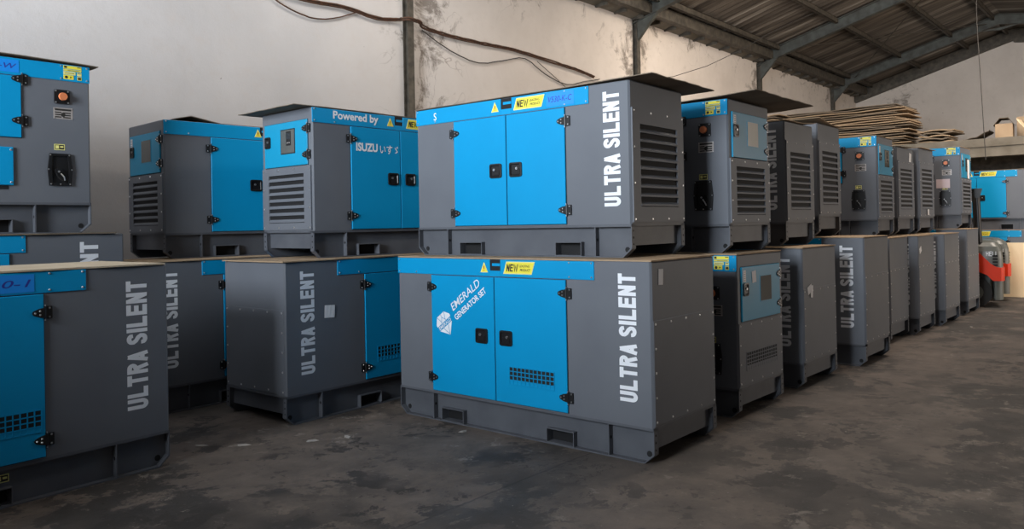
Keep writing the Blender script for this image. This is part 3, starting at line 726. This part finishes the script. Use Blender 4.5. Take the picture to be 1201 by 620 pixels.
def floor_mat():
    m = bpy.data.materials.new('worn concrete floor'); m.use_nodes = True; nt = m.node_tree; N = nt.nodes; Lk = nt.links; b = N['Principled BSDF']
    g = N.new('ShaderNodeNewGeometry'); P = g.outputs['Position']
    def noise(s, d=6, r=.6, dist=0.):
        n = N.new('ShaderNodeTexNoise'); n.inputs['Scale'].default_value = s; n.inputs['Detail'].default_value = d; n.inputs['Roughness'].default_value = r; n.inputs['Distortion'].default_value = dist
        Lk.new(P, n.inputs['Vector']); return n.outputs['Fac']
    def mp(v, a, b_, c=0, d=1):
        r = N.new('ShaderNodeMapRange'); r.inputs[1].default_value = a; r.inputs[2].default_value = b_; r.inputs[3].default_value = c; r.inputs[4].default_value = d; Lk.new(v, r.inputs[0]); return r.outputs[0]
    def mix(f, a, c):
        r = N.new('ShaderNodeMix'); r.data_type = 'RGBA'; Lk.new(f, r.inputs[0])
        for i, q in ((6, a), (7, c)):
            if isinstance(q, tuple): r.inputs[i].default_value = (*q, 1)
            else: Lk.new(q, r.inputs[i])
        return r.outputs[2]
    def mul(a, k):
        r = N.new('ShaderNodeMath'); r.operation = 'MULTIPLY'; Lk.new(a, r.inputs[0])
        if isinstance(k, (int, float)): r.inputs[1].default_value = k
        else: Lk.new(k, r.inputs[1])
        return r.outputs[0]
    base = mix(mp(noise(.5, 5), .38, .62), (.182, .145, .120), (.130, .106, .092))
    base = mix(mp(noise(3.2, 12, .75, .3), .40, .60), base, (.108, .090, .079))
    for sc_, lo, hi_, k, col in ((.8, .50, .52, .9, (.044, .041, .039)), (1.9, .54, .555, .85, (.040, .036, .034)), (6.5, .58, .60, .7, (.045, .040, .037))):   # dark worn patches with ragged edges
        base = mix(mul(mul(mp(noise(sc_, 14, .70, .25), lo, hi_), mp(noise(sc_*.5+.3, 3), .42, .55)), k), base, col)
    lite = mul(mp(noise(4.3, 14, .78, .3), .57, .62), mp(noise(.9, 5), .45, .55))
    base = mix(mul(lite, .85), base, (.26, .225, .195))
    sx = N.new('ShaderNodeSeparateXYZ'); Lk.new(P, sx.inputs[0])
    def lin(kx, ky, c0, wob_):
        m1 = N.new('ShaderNodeMath'); m1.operation = 'MULTIPLY_ADD'; Lk.new(sx.outputs[0], m1.inputs[0]); m1.inputs[1].default_value = kx; m1.inputs[2].default_value = c0
        m2 = N.new('ShaderNodeMath'); m2.operation = 'MULTIPLY_ADD'; Lk.new(sx.outputs[1], m2.inputs[0]); m2.inputs[1].default_value = ky; Lk.new(m1.outputs[0], m2.inputs[2])
        m3 = N.new('ShaderNodeMath'); m3.operation = 'MULTIPLY_ADD'; Lk.new(noise(3, 8, .6), m3.inputs[0]); m3.inputs[1].default_value = wob_; Lk.new(m2.outputs[0], m3.inputs[2]); return m3.outputs[0]
    jl = lin(0., -1., 2.94, .06)                                        # joint between two pours: the nearer one is greyer and darker
    base = mix(mul(mp(jl, -.006, .006), .3), base, (.085, .078, .073))
    ja = N.new('ShaderNodeMath'); ja.operation = 'ABSOLUTE'; Lk.new(jl, ja.inputs[0])
    base = mix(mul(mp(ja.outputs[0], .004, .012, 1, 0), .6), base, (.04, .036, .034))
    spk = mp(noise(34, 3), .70, .73); base = mix(mul(spk, .6), base, (.28, .26, .23))
    spk2 = mp(noise(22, 3), .69, .72); base = mix(mul(spk2, .7), base, (.03, .027, .025))
    n = N.new('ShaderNodeMath'); n.operation = 'SUBTRACT'; Lk.new(noise(.45, 8, .6, .2), n.inputs[0]); n.inputs[1].default_value = .5
    a = N.new('ShaderNodeMath'); a.operation = 'ABSOLUTE'; Lk.new(n.outputs[0], a.inputs[0])
    base = mix(mul(mul(mp(a.outputs[0], 0, .0022, 1, 0), mp(noise(.6, 2), .50, .55)), .7), base, (.03, .027, .025))
    Lk.new(base, b.inputs['Base Color'])
    Lk.new(mp(noise(1.6, 6), .3, .7, .55, .85), b.inputs['Roughness']); b.inputs['Specular IOR Level'].default_value = .25
    bp = N.new('ShaderNodeBump'); bp.inputs['Strength'].default_value = .4; bp.inputs['Distance'].default_value = .01; Lk.new(noise(7, 9, .75), bp.inputs['Height']); Lk.new(bp.outputs[0], b.inputs['Normal'])
    return m
def roof_mat():
    m = bpy.data.materials.new('old corrugated roofing'); m.use_nodes = True; nt = m.node_tree; N = nt.nodes; Lk = nt.links; b = N['Principled BSDF']
    g = N.new('ShaderNodeNewGeometry'); mpg = N.new('ShaderNodeMapping'); mpg.inputs['Scale'].default_value = (6, .35, .35); Lk.new(g.outputs['Position'], mpg.inputs[0])
    n = N.new('ShaderNodeTexNoise'); n.inputs['Scale'].default_value = 1.2; n.inputs['Detail'].default_value = 6; Lk.new(mpg.outputs[0], n.inputs['Vector'])
    r = N.new('ShaderNodeValToRGB'); e = r.color_ramp.elements; e[0].position = .35; e[0].color = (.050, .040, .032, 1); e[1].position = .60; e[1].color = (.16, .135, .11, 1)
    x = r.color_ramp.elements.new(.74); x.color = (.34, .31, .27, 1)
    Lk.new(n.outputs['Fac'], r.inputs[0]); Lk.new(r.outputs[0], b.inputs['Base Color']); b.inputs['Roughness'].default_value = .65; b.inputs['Metallic'].default_value = .15
    return m
MP, MF, MR = plaster(), floor_mat(), roof_mat()

mb = MB(); mb.box(XB-.2, XG+.2, YS-.2, YW+.2, -.2, 0); tag(obj('floor', mb, [MF]), kind='structure')
mb = MB(); mb.box(XB-.2, XG+.2, YW, YW+.2, 0, 5.62); tag(obj('wall_north', mb, [MP]), kind='structure')
mb = MB(); mb.prism([(YW,0),(YW,roof_z(YW)-.0),(RID,roof_z(RID)-.0),(YS,roof_z(YS)-.0),(YS,0)], 'x', XG, XG+.2); tag(obj('wall_east', mb, [MP]), kind='structure')
# rear gable with a high window opening, behind the photographer
DY0, DY1, DZ0, DZ = -1.6, 6.0, 1.8, 4.8
mb = MB(); mb.box(XB-.2, XB, DY1, YW, 0, 5.6); mb.box(XB-.2, XB, YS, DY0, 0, roof_z(YS)); mb.box(XB-.2, XB, DY0, DY1, 0, DZ0); mb.prism([(DY0,DZ),(DY1,DZ),(DY1,roof_z(DY1)),(RID,roof_z(RID)),(DY0,roof_z(DY0))], 'x', XB-.2, XB)
tag(obj('wall_west', mb, [M['dim']]), kind='structure')
mb = MB(); mb.box(-1.7, -1.5, YS, DY1, 0, 2.0); tag(obj('wall_light_blocker', mb, [M['dim']]), kind='structure')  # unseen low wall added to block light from the rear opening
# open side wall with wide bay opening
OX0, OX1, OZ = 14.0, 25.0, 4.4
mb = MB(); mb.box(XB-.2, OX0, YS-.2, YS, 0, roof_z(YS)); mb.box(OX1, XG+.2, YS-.2, YS, 0, roof_z(YS)); mb.box(OX0, OX1, YS-.2, YS, OZ, roof_z(YS))
tag(obj('wall_south', mb, [M['dim']]), kind='structure')
# corrugated roof
mb = MB(); vs = []; fs = []; nxr = int((XG-XB+.6)/.055); ys = [8.25, RID, YS-.3]
for i in range(nxr+1):
    x = XB-.3+i*.055; dz = .018*math.cos(i*math.pi/2)
    for y in ys: vs.append((x, y, roof_z(y)+.02+dz))
for i in range(nxr):
    for j in range(2): fs.append((i*3+j, i*3+j+1, (i+1)*3+j+1, (i+1)*3+j))
mb.add(vs, fs); mb.add([(x,y,z+.01) for x,y,z in vs], [f[::-1] for f in fs])
tag(obj('ceiling', mb, [MR]), kind='structure')
# columns, rafters, purlins
for i, x in enumerate(POSTS):
    mb = MB(); w = .055
    mb.box(x-w, x+w, YW-.10, YW-.088, 0, 5.4); mb.box(x-w, x+w, YW-.012, YW-.0, 0, 5.4); mb.box(x-.012, x+.012, YW-.09, YW-.01, 0, 5.4)
    if i == 1: mb.tube([(x+.07, YW-.04, 0), (x+.07, YW-.04, 5.3)], .02, 8)
    tag(obj('steel_column', mb, [M['steel']]), kind='structure')
    mb = MB()
    yy = [YW-.02, RID]
    for (za, zb, hw) in ((-.30, -.285, .07), (-.05, -.035, .07), (-.29, -.04, .008)):
        mb.add([(x-hw, yy[0], roof_z(yy[0])+za), (x+hw, yy[0], roof_z(yy[0])+za), (x+hw, yy[1], roof_z(yy[1])+za), (x-hw, yy[1], roof_z(yy[1])+za),
                (x-hw, yy[0], roof_z(yy[0])+zb), (x+hw, yy[0], roof_z(yy[0])+zb), (x+hw, yy[1], roof_z(yy[1])+zb), (x-hw, yy[1], roof_z(yy[1])+zb)],
               [(0,3,2,1),(4,5,6,7),(0,1,5,4),(1,2,6,5),(2,3,7,6),(3,0,4,7)])
    for (za, zb, hw) in ((-.30, -.285, .07), (-.05, -.035, .07), (-.29, -.04, .008)):
        yq = [RID, YS+.02]
        mb.add([(x-hw, yq[0], roof_z(yq[0])+za), (x+hw, yq[0], roof_z(yq[0])+za), (x+hw, yq[1], roof_z(yq[1])+za), (x-hw, yq[1], roof_z(yq[1])+za),
                (x-hw, yq[0], roof_z(yq[0])+zb), (x+hw, yq[0], roof_z(yq[0])+zb), (x+hw, yq[1], roof_z(yq[1])+zb), (x-hw, yq[1], roof_z(yq[1])+zb)],
               [(0,3,2,1),(4,5,6,7),(0,1,5,4),(1,2,6,5),(2,3,7,6),(3,0,4,7)])
    # knee plate between column and rafter
    mb.prism([(YW-.10, 5.0), (YW-.10, roof_z(YW-.10)-.29), (YW-.55, roof_z(YW-.55)-.29)], 'x', x-.04, x+.04)
    mb.prism([(RID+.45, roof_z(RID+.45)-.29), (RID, roof_z(RID)-.46), (RID-.45, roof_z(RID-.45)-.29)], 'x', x-.02, x+.02)
    tag(obj('rafter', mb, [M['rafter']]), kind='structure')
# gable rafter hanging in front of the far wall
mb = MB(); x = XG-.15
for ya, yb in ((YW-.02, RID), (RID, YS+.02)):
    mb.add([(x-.05, ya, roof_z(ya)-.40), (x+.149, ya, roof_z(ya)-.40), (x+.149, yb, roof_z(yb)-.34), (x-.05, yb, roof_z(yb)-.34),
            (x-.05, ya, roof_z(ya)-.03), (x+.149, ya, roof_z(ya)-.03), (x+.149, yb, roof_z(yb)-.03), (x-.05, yb, roof_z(yb)-.03)],
           [(0,3,2,1),(4,5,6,7),(0,1,5,4),(1,2,6,5),(2,3,7,6),(3,0,4,7)])
tag(obj('gable_rafter', mb, [M['steel']]), kind='structure')
for y in (7.45, 6.05, 4.75, 3.75, 2.3, .9, -.5, -2, -3.5, -5):
    mb = MB(); z = roof_z(y)-.01
    mb.box(XB, XG-.05, y-.035, y+.035, z-.12, z-.112); mb.box(XB, XG-.05, y-.035, y-.028, z-.12, z); mb.box(XB, XG-.05, y-.035, y+.035, z-.008, z)
    tag(obj('purlin', mb, [M['steel']]), kind='structure')
mb = MB(); mb.box(XB, XG-.05, YW-.42, YW-.26, 5.45, 5.66); tag(obj('eave_beam', mb, [M['steel']]), kind='structure')
mb = MB(); mb.add([(XB,YW-.26,5.50),(XG-.05,YW-.26,5.50),(XG-.05,YW,5.42),(XB,YW,5.42),(XB,YW-.26,5.60),(XG-.05,YW-.26,5.60),(XG-.05,YW,5.6),(XB,YW,5.6)], [(0,3,2,1),(4,5,6,7),(0,1,5,4),(1,2,6,5),(2,3,7,6),(3,0,4,7)])
tag(obj('trim_1', mb, [M['concrete']]), kind='structure')
mb = MB(); x = XB+.3
while x < XG-.2:
    mb.box(x-.02, x+.02, YW-.27, YW, 5.395, 5.47); x += .62
tag(obj('trim_2', mb, [M['steel']]), kind='structure')
# bracing rods under the roof
for (x0, x1, ya, yb) in ((18.84, 24.23, 7.3, 3.9), (18.84, 24.23, 3.9, 7.3), (13.06, 18.84, 7.3, 3.9)):
    mb = MB(); mb.tube([(x0, ya, roof_z(ya)-.16), (x1, yb, roof_z(yb)-.16)], .010, 6); tag(obj('bracing_rod', mb, [M['steel']]), kind='structure')
# mezzanine at the far end
mb = MB(); mb.box(18.0, XG-.22, YS+.3, YW-.14, 2.88, 3.04); tag(obj('mezzanine_slab', mb, [M['concrete']]), kind='structure')
mb = MB(); mb.box(18.03, 18.28, YS+.3, YW-.14, 2.68, 2.879); tag(obj('mezzanine_beam', mb, [M['concrete']]), kind='structure')
for y in (-3.0, 1.0, 5.2):
    mb = MB(); mb.box(18.08, 18.22, y-.07, y+.07, 0, 2.68); tag(obj('mezzanine_post', mb, [M['steel']]), kind='structure')
mb = MB(); mb.box(20.6, 20.75, YS+.3, YW-.14, 0, 2.88); tag(obj('wall_dark_backing', mb, [M['steel']]), kind='structure')  # added dark backing that keeps the space under the mezzanine black

# ---------------------------------------------------------------- cardboard stacks on the mezzanine
def stack(n, x0, x1, y0, y1, z0, z1, lab, grp, end=.35):
    p = (z1-z0)/n; z = z0
    for i in range(n):
        f = i/n
        jy0, jy1, jx = random.uniform(0, end), random.uniform(0, .18), random.uniform(-.05, .05)
        bend = random.uniform(.012, .05)
        ph = random.uniform(0, 6)
        cu = (lambda bend, ph: lambda a, b: -bend*0+min(p*.45, abs(math.sin(ph+b*4.2))*p*.5))(bend, ph)
        sheet(lab, [(x0+jx, y0+jy0), (x1+jx, y0+jy0*random.uniform(.2,1)), (x1+jx, y1-jy1), (x0+jx+random.uniform(-.03,.03), y1-jy1)], z, p*.42, cu, 'card' if random.random() < .55 else 'cardd', grp, 4, 16, 0)
        z += p
stack(20, 18.25, 19.3, 4.38, 7.15, 3.04, 3.98, 'flattened brown cardboard carton in the tall pile on the mezzanine edge', 'flattened cartons in the tall pile', .34)
stack(5, 18.25, 19.0, 3.45, 4.30, 3.04, 3.34, 'flattened brown carton in the low pile right of the tall pile', 'flattened cartons in the low pile', .3)
stack(18, 18.25, 19.2, 7.22, 7.82, 3.04, 4.02, 'flattened brown carton in the narrow pile by the wall', 'flattened cartons in the narrow pile by the wall', .1)
# carton with gabled flaps
t = empty('open_carton', (18.55, 2.71, 3.04), R(4)); tag(t, 'open brown carton with raised flaps on the mezzanine at right', 'carton')
mb = MB(); w, d, h, th = .15, .2, .30, .006
mb.box(-d,d,-w,-w+th,0,h); mb.box(-d,d,w-th,w,0,h); mb.box(-d,-d+th,-w+th,w-th,0,h); mb.box(d-th,d,-w+th,w-th,0,h); mb.box(-d+th,d-th,-w+th,w-th,0,th)
part('box_body', mb.mesh('box_body', [M['card']]), t)
for sg in (1, -1):
    mb = MB(); mb.add([(-d-.02,sg*(w+.03),h-.03),(d+.02,sg*(w+.03),h-.03),(d+.02,sg*.07,h+.11),(-d-.02,sg*.07,h+.11),(-d-.02,sg*(w+.03),h-.022),(d+.02,sg*(w+.03),h-.022),(d+.02,sg*.07,h+.118),(-d-.02,sg*.07,h+.118)], [(0,3,2,1),(4,5,6,7),(0,1,5,4),(1,2,6,5),(2,3,7,6),(3,0,4,7)])
    part('flap', mb.mesh('flap', [M['cardd']]), t)
mb = MB(); mb.box(-d-.02, d+.02, -.08, .08, h+.105, h+.12); part('flap', mb.mesh('flap', [M['cardd']]), t)
sheet('dark crumpled cardboard lying on the mezzanine left of the open carton', [(18.3,2.95),(18.9,2.95),(18.95,3.35),(18.3,3.42)], 3.045, .01, lambda a, b: .16*(1-b)**2+.03*abs(math.sin(9*a+7*b)), 'cardd', 'loose cardboard on the mezzanine', 6, 10, 0)
sheet('pale cardboard piece slanting against the open carton', [(18.35,2.48),(18.8,2.45),(18.8,2.2),(18.35,2.23)], 3.045, .02, lambda a, b: .36*(1-b), 'ply', 'loose cardboard on the mezzanine', 4, 4, 0)
mb = MB(); mb.box(-.2, .2, -.2, .2, 0, .48); mb.box(-.21, .21, -.03, .03, .48, .482, 1)
tag(obj('closed_carton', mb, [M['card'], M['cardd']], (19.2, 2.36, 3.041)), 'closed tall brown carton at the right edge of the mezzanine', 'carton')

# ---------------------------------------------------------------- cables
def wob(p, n=8, a=.015):
    a *= .25
    q = [p[0]]+list(p)+[p[-1]]; sm = []
    for i in range(1, len(q)-2):
        for k in range(3):
            t = k/3; sm.append(tuple(.5*(2*q[i][c]+(q[i+1][c]-q[i-1][c])*t+(2*q[i-1][c]-5*q[i][c]+4*q[i+1][c]-q[i+2][c])*t*t+(3*q[i][c]-q[i-1][c]-3*q[i+1][c]+q[i+2][c])*t**3) for c in range(3)))
    p = sm+[p[-1]]; n = max(2, n//3)
    out = []
    for i in range(len(p)-1):
        for k in range(n):
            t = k/n; out.append(tuple(p[i][c]*(1-t)+p[i+1][c]*t+random.uniform(-a, a)*(1 if c != 1 else .2) for c in range(3)))
    return out+[p[-1]]
main = [(4.3,7.96,4.42),(5.35,7.96,4.24),(6.1,7.96,4.26),(6.65,7.96,4.22),(7.0,7.95,4.27),(7.1,7.85,4.28),(7.3,7.85,4.27),(7.45,7.95,4.25),(7.9,7.96,4.22),(8.6,7.96,4.22),(9.4,7.96,4.24),(10.5,7.96,4.19),(11.2,7.96,4.15),(11.6,7.96,4.1)]
mb = MB(); mb.tube(wob(main), .016, 6); mb.tube(wob([(x,y-.02,z+.02) for x,y,z in main], 8, .02), .012, 6)
tag(obj('wall_cable', mb, [M['rust']]), 'thick brown cable bundle strung across the wall over the first post', 'cable', 'cables strung along the wall')
mb = MB(); mb.tube(wob([(7.45,7.97,4.22),(8.0,7.97,4.02),(8.6,7.97,3.93),(9.2,7.97,4.06),(9.7,7.97,4.16),(10.2,7.97,3.98),(10.8,7.97,3.88),(11.3,7.97,3.99),(11.8,7.97,4.1)], 6, .01), .008, 6)
tag(obj('wall_cable', mb, [M['cable']]), 'thin dark cable sagging below the brown bundle right of the first post', 'cable', 'cables strung along the wall')
mb = MB(); mb.tube(wob([(4.9,7.97,4.30),(5.2,7.97,4.14),(5.6,7.97,4.05),(5.95,7.97,4.10),(6.3,7.97,4.24)], 6, .008), .009, 6)
tag(obj('wall_cable', mb, [M['rust']]), 'brown cable loop drooping from the bundle left of the first post', 'cable', 'cables strung along the wall')
mb = MB(); mb.tube(wob([(10.0,7.97,4.16),(10.5,7.97,3.95),(11.0,7.97,3.72)], 6, .006), .006, 6)
tag(obj('wall_cable', mb, [M['cable']]), 'thin cable end running down behind the highest cardboard sheet', 'cable', 'cables strung along the wall')
mb = MB(); pts = []
for a in ((13.6,7.97,4.33),(14.5,7.96,4.5),(15.3,7.6,4.78),(16.16,7.2,5.2),(16.6,6.8,5.54),(17.2,6.4,5.88),(17.7,6.07,6.13)): pts.append(a)
mb.tube(pts, .007, 5); tag(obj('overhead_wire', mb, [M['cable']]), 'thin wire rising from the wall up to the roof across the second post bay', 'wire')
mb = MB(); mb.tube(wob([(17.0,2.86,roof_z(2.86)-.02),(17.0,2.9,5.4),(17.0,2.86,4.2),(17.0,2.82,3.1),(17.0,2.80,2.55)], 5, .006), .008, 5)
tag(obj('hanging_wire', mb, [M['cable']]), 'dark wire hanging straight down from the roof in front of the mezzanine', 'wire')
mb = MB(); mb.cyl(0,0,.05,.0,.16,12,1); mb.cyl(0,0,.22,-.16,0.0,20,0,r2=.05); mb.tube([(0,0,.16),(0,0,.5)], .006, 5, 1)
lamp = obj('pendant_lamp', mb, [M['white'], M['cable']], (17.2, 4.05, roof_z(4.05)-.55)); tag(lamp, 'white pendant lamp hanging under the roof at the top edge', 'lamp')

# ---------------------------------------------------------------- forklifts and plywood
def forklift(label, cx, cy_, a, W=1.0, py=.35):
    """(cx, cy_) = rear corner on the near flank, a = yaw"""
    a = R(a); x = W/2
    t = empty('forklift', (cx+x*math.cos(a), cy_+x*math.sin(a), 0), a); tag(t, label, 'forklift', 'forklifts parked past the row')
    mb = MB()                                              # hood and counterweight: stacked slices, rounded in plan and at the top
    n = 8; rings = []
    def plan(ins, yr):
        w_ = x-ins; r = .13; p = []
        for k in range(n+1):
            t_ = math.pi/2*k/n; p.append((-w_+r-r*math.cos(t_), yr+r-r*math.sin(t_)))
        for k in range(n+1):
            t_ = math.pi/2*k/n; p.append((w_-r+r*math.sin(t_), yr+r-r*math.cos(t_)))
        return p+[(w_, 1.2), (-w_, 1.2)]
    for zz, ins, yr in ((.60,.02,.02),(.80,.02,.02),(.92,.03,.03),(1.0,.05,.05),(1.06,.09,.09),(1.10,.16,.16),(1.115,.24,.26)): rings.append([(px, py_, zz) for px, py_ in plan(ins, yr)])
    m_ = len(rings[0])
    for i in range(len(rings)-1): mb.add(rings[i]+rings[i+1], [(k,(k+1)%m_,m_+(k+1)%m_,m_+k) for k in range(m_)], 0, True)
    mb.add(rings[-1], [tuple(range(m_))])
    for k in range(4): mb.box(-x+.016, -x+.022, .10, .17, .68+k*.05, .71+k*.05, 1)
    for k in range(4): mb.box(-x+.2, -x+.3, .012, .02, .68+k*.05, .71+k*.05, 1)
    part('counterweight', mb.mesh('counterweight', [M['fgrey'], M['dark']]), t)
    mb = MB()                                              # red sweep on both flanks and round the tail
    sw = [(0.06,.44),(.06,.655),(.12,.665),(.20,.72),(.27,.80),(.34,.88),(.42,.92),(.9,.95),(.9,.60),(.50,.60),(.36,.58),(.25,.53),(.17,.44)]
    mb.prism(sw, 'x', -x+.0, -x+.03); mb.prism(sw, 'x', x-.03, x-.0)
    p0 = plan(0, 0)[:2*n+2]; mb.prism(p0, 'z', .44, .655, 0, True)
    part('red_panel', mb.mesh('red_panel', [M['red']]), t)
    mb = MB(); mb.prism(plan(.02, .02)[:2*n+2], 'z', .13, .44, 0, True)
    mb.box(-x+.25, x-.25, .2, 1.9, .25, .6)
    part('chassis', mb.mesh('chassis', [M['fgrey']]), t)
    for sx in (-1, 1):
        for (yy, r) in ((.43,.25),(1.65,.29)):
            mb = MB(); xa, xb = sorted((sx*(x-.04), sx*(x-.22)))
            mb.cyl(yy, r, r, xa, xb, 28, 0, 'x'); mb.cyl(yy, r, r*.5, xa-.004, xb+.004, 16, 1, 'x')
            part('wheel', mb.mesh('wheel', [M['rubber'], M['fgrey']]), t)
    mb = MB()
    for sx in (-1, 1):
        mb.tube([(sx*(x-.09),py,1.06),(sx*(x-.09),py+.02,1.9)], .045, 4); mb.tube([(sx*(x-.09),1.5,1.1),(sx*(x-.09),1.2,1.93)], .03, 4)
        mb.box(sx*(x-.075)-.025, sx*(x-.075)+.025, py-.03, 1.25, 1.90, 1.95)
    for k in range(5): mb.box(-x+.05, x-.05, py+k*.17, py+.04+k*.17, 1.90, 1.94)
    mb.prism([(py-.06,1.95),(py+.08,1.95),(py+.05,1.80),(py-.02,1.80)], 'x', -x+.04, -x+.13)
    part('overhead_guard', mb.mesh('overhead_guard', [M['black']]), t)
    mb = MB(); mb.bbox(-.22, .22, -.05, .42, 0, .1, .02); mb.v = [(a_, b+.75, c+1.12) for a_, b, c in mb.v]; mb.prism([(.66,1.12),(.74,1.12),(.70,1.6),(.64,1.6)], 'x', -.22, .22)
    part('seat', mb.mesh('seat', [M['black']]), t)
    mb = MB()
    for sx in (-.34, .34):
        mb.box(sx-.04, sx+.04, 1.95, 2.05, .1, 2.0)
        mb.box(sx-.05, sx+.05, 2.05, 2.09, .05, .5); mb.box(sx-.05, sx+.05, 2.09, 2.55, .05, .085)
    mb.box(-.38, .38, 1.96, 2.04, 1.9, 1.98); mb.box(-.40, .40, 2.04, 2.07, .2, .27); mb.box(-.40, .40, 2.04, 2.07, .42, .49)
    part('mast', mb.mesh('mast', [M['black']]), t)
    me = block_text('HELI', .14, .075, .62, .15, .14).mesh('lettering', [M['white']])
    part('lettering', me, t, Matrix(((0,0,-1,-x+.017),(-1,0,0,.19),(0,1,0,.88),(0,0,0,1))))
    return t
forklift('red and grey forklift showing its counterweight behind the end of the generator row', 14.75, 2.19, 12)
forklift('second red and grey forklift mostly hidden behind the first, nearer the plywood', 15.95, 2.27, 12, .72, .62)
mb = MB(); mb.box(-.009, .009, -.75, .75, 0, 1.0)
o = obj('plywood_board', mb, [M['ply']], (16.83, 1.82, .0)); o.rotation_euler = (0, R(8), 0); o.location.z = .004
tag(o, 'pale plywood board leaning upright behind the forklifts at the right edge', 'plywood board')

# ---------------------------------------------------------------- scraps on the floor
for (x, y, r, a, lab) in ((3.26,4.69,.05,-.6,'pale torn paper flake on the floor ahead of the left centre generator'), (3.48,4.58,.05,.9,'narrow pale paper strip on the floor between the left and front generators'),
                      (2.71,5.22,.045,-.7,'thin pale flake on the floor by the skid end of the nearest left generator'), (2.9,4.99,.05,-.7,'small pale streak of paper between the nearest left and the left centre generator'), (15.4,1.93,.12,.5,'crumpled white scrap on the floor below the forklifts'),
                      (4.08,4.0,.035,-.7,'light flake on the floor under the emblem generator skid'), (12.07,2.2,.03,.2,'tiny pale scrap on the floor beside the far part of the row')):
    mb = MB(); n = 7; vs = [(r*(1+.5*math.sin(k*2.3+x))*math.cos(k*6.283/n), .45*r*(1+.4*math.cos(k*3.1+y))*math.sin(k*6.283/n), .002+.006*(k%2)) for k in range(n)]
    mb.add(vs+[(a_, b_, 0.0005) for a_, b_, c_ in vs], [tuple(range(n)), tuple(range(n, 2*n))[::-1]]+[(k, n+k, n+(k+1)%n, (k+1)%n) for k in range(n)])
    tag(obj('paper_scrap', mb, [M['scrap']], (x, y, 0), a), lab, 'scrap', 'paper scraps on the floor')

# ---------------------------------------------------------------- light
def area(name, loc, target, sx, sy, power, col):
    l = bpy.data.lights.new(name, 'AREA'); l.shape = 'RECTANGLE'; l.size = sx; l.size_y = sy; l.energy = power; l.color = col
    o = bpy.data.objects.new(name, l); C.objects.link(o); o.location = loc
    o.rotation_euler = (Vector(target)-Vector(loc)).to_track_quat('-Z', 'Z').to_euler()
    return o
area('window_daylight', (XB+.05, (DY0+DY1)/2, (DZ0+DZ)/2), (5, (DY0+DY1)/2, (DZ0+DZ)/2), DY1-DY0, DZ-DZ0, 4100, (.84, .92, 1.))
area('bay_daylight', ((OX0+OX1)/2, YS+.05, OZ/2), ((OX0+OX1)/2, 5, OZ/2+.3), OX1-OX0, OZ-.2, 650, (1., .84, .68))
# added white panels with unseen fill lamps under the roof, brightening wall and aisle
for i, (x, y0, y1, hw, pw_, col) in enumerate(((-3.8, 5.7, 7.3, 1.6, 50, (.95, .97, 1.)), (1.4, 5.7, 7.3, 1.6, 60, (.95, .97, 1.)), (6.4, 5.3, 7.1, 1.6, 105, (1., .95, .88)), (13.4, 4.9, 6.7, 1.5, 200, (1., .88, .74)), (10., 1.9, 3.0, 4., 340, (1., .87, .75)))):
    mb = MB()
    mb.add([(x-hw,y0,roof_z(y0)-.012),(x+hw,y0,roof_z(y0)-.012),(x+hw,y1,roof_z(y1)-.012),(x-hw,y1,roof_z(y1)-.012)], [(0,1,2,3)])
    tag(obj('window_%d' % (i+1), mb, [M['white']]), kind='structure')
    yc = (y0+y1)/2; sl = .285 if yc > RID else -.157
    area('added_roof_fill', (x, yc, roof_z(yc)-.16), (x, yc+sl, roof_z(yc)-1.16), 2*hw, y1-y0-.1, pw_, col)
area('added_roof_fill', (16.2, .2, roof_z(.2)-.16), (17.6, 1.2, 4.5), 5.0, 2.0, 520, (1., .88, .76))  # added unseen fill lamp for the gable, far bay and right floor
w = bpy.data.worlds.new('World'); bpy.context.scene.world = w; w.use_nodes = True
bg = w.node_tree.nodes['Background']; bg.inputs[0].default_value = (.75, .86, 1., 1); bg.inputs[1].default_value = 1.0

# ---------------------------------------------------------------- camera
sc = bpy.context.scene
f_px, cy, pitch, roll, yaw = 917.57, 258.46, -.0052436, -.0187222, .7088520
F = Vector((math.cos(yaw)*math.cos(pitch), math.sin(yaw)*math.cos(pitch), -math.sin(pitch)))
Rr = Vector((math.sin(yaw), -math.cos(yaw), 0)); U = Rr.cross(F)
c, s = math.cos(roll), math.sin(roll)
R2 = c*Rr+s*U; U2 = -s*Rr+c*U
cd = bpy.data.cameras.new('Camera'); cam = bpy.data.objects.new('Camera', cd); C.objects.link(cam)
cam.matrix_world = Matrix(((R2.x,U2.x,-F.x,0),(R2.y,U2.y,-F.y,0),(R2.z,U2.z,-F.z,1.5),(0,0,0,1)))
cd.sensor_width = 36; cd.sensor_fit = 'HORIZONTAL'; cd.lens = f_px/1201*36; cd.shift_y = -(310-cy)/1201; cd.clip_end = 200
sc.camera = cam
sc.view_settings.view_transform = 'Standard'; sc.view_settings.look = 'None'; sc.view_settings.gamma = 1; sc.view_settings.exposure = 0
sc.view_settings.use_curve_mapping = False
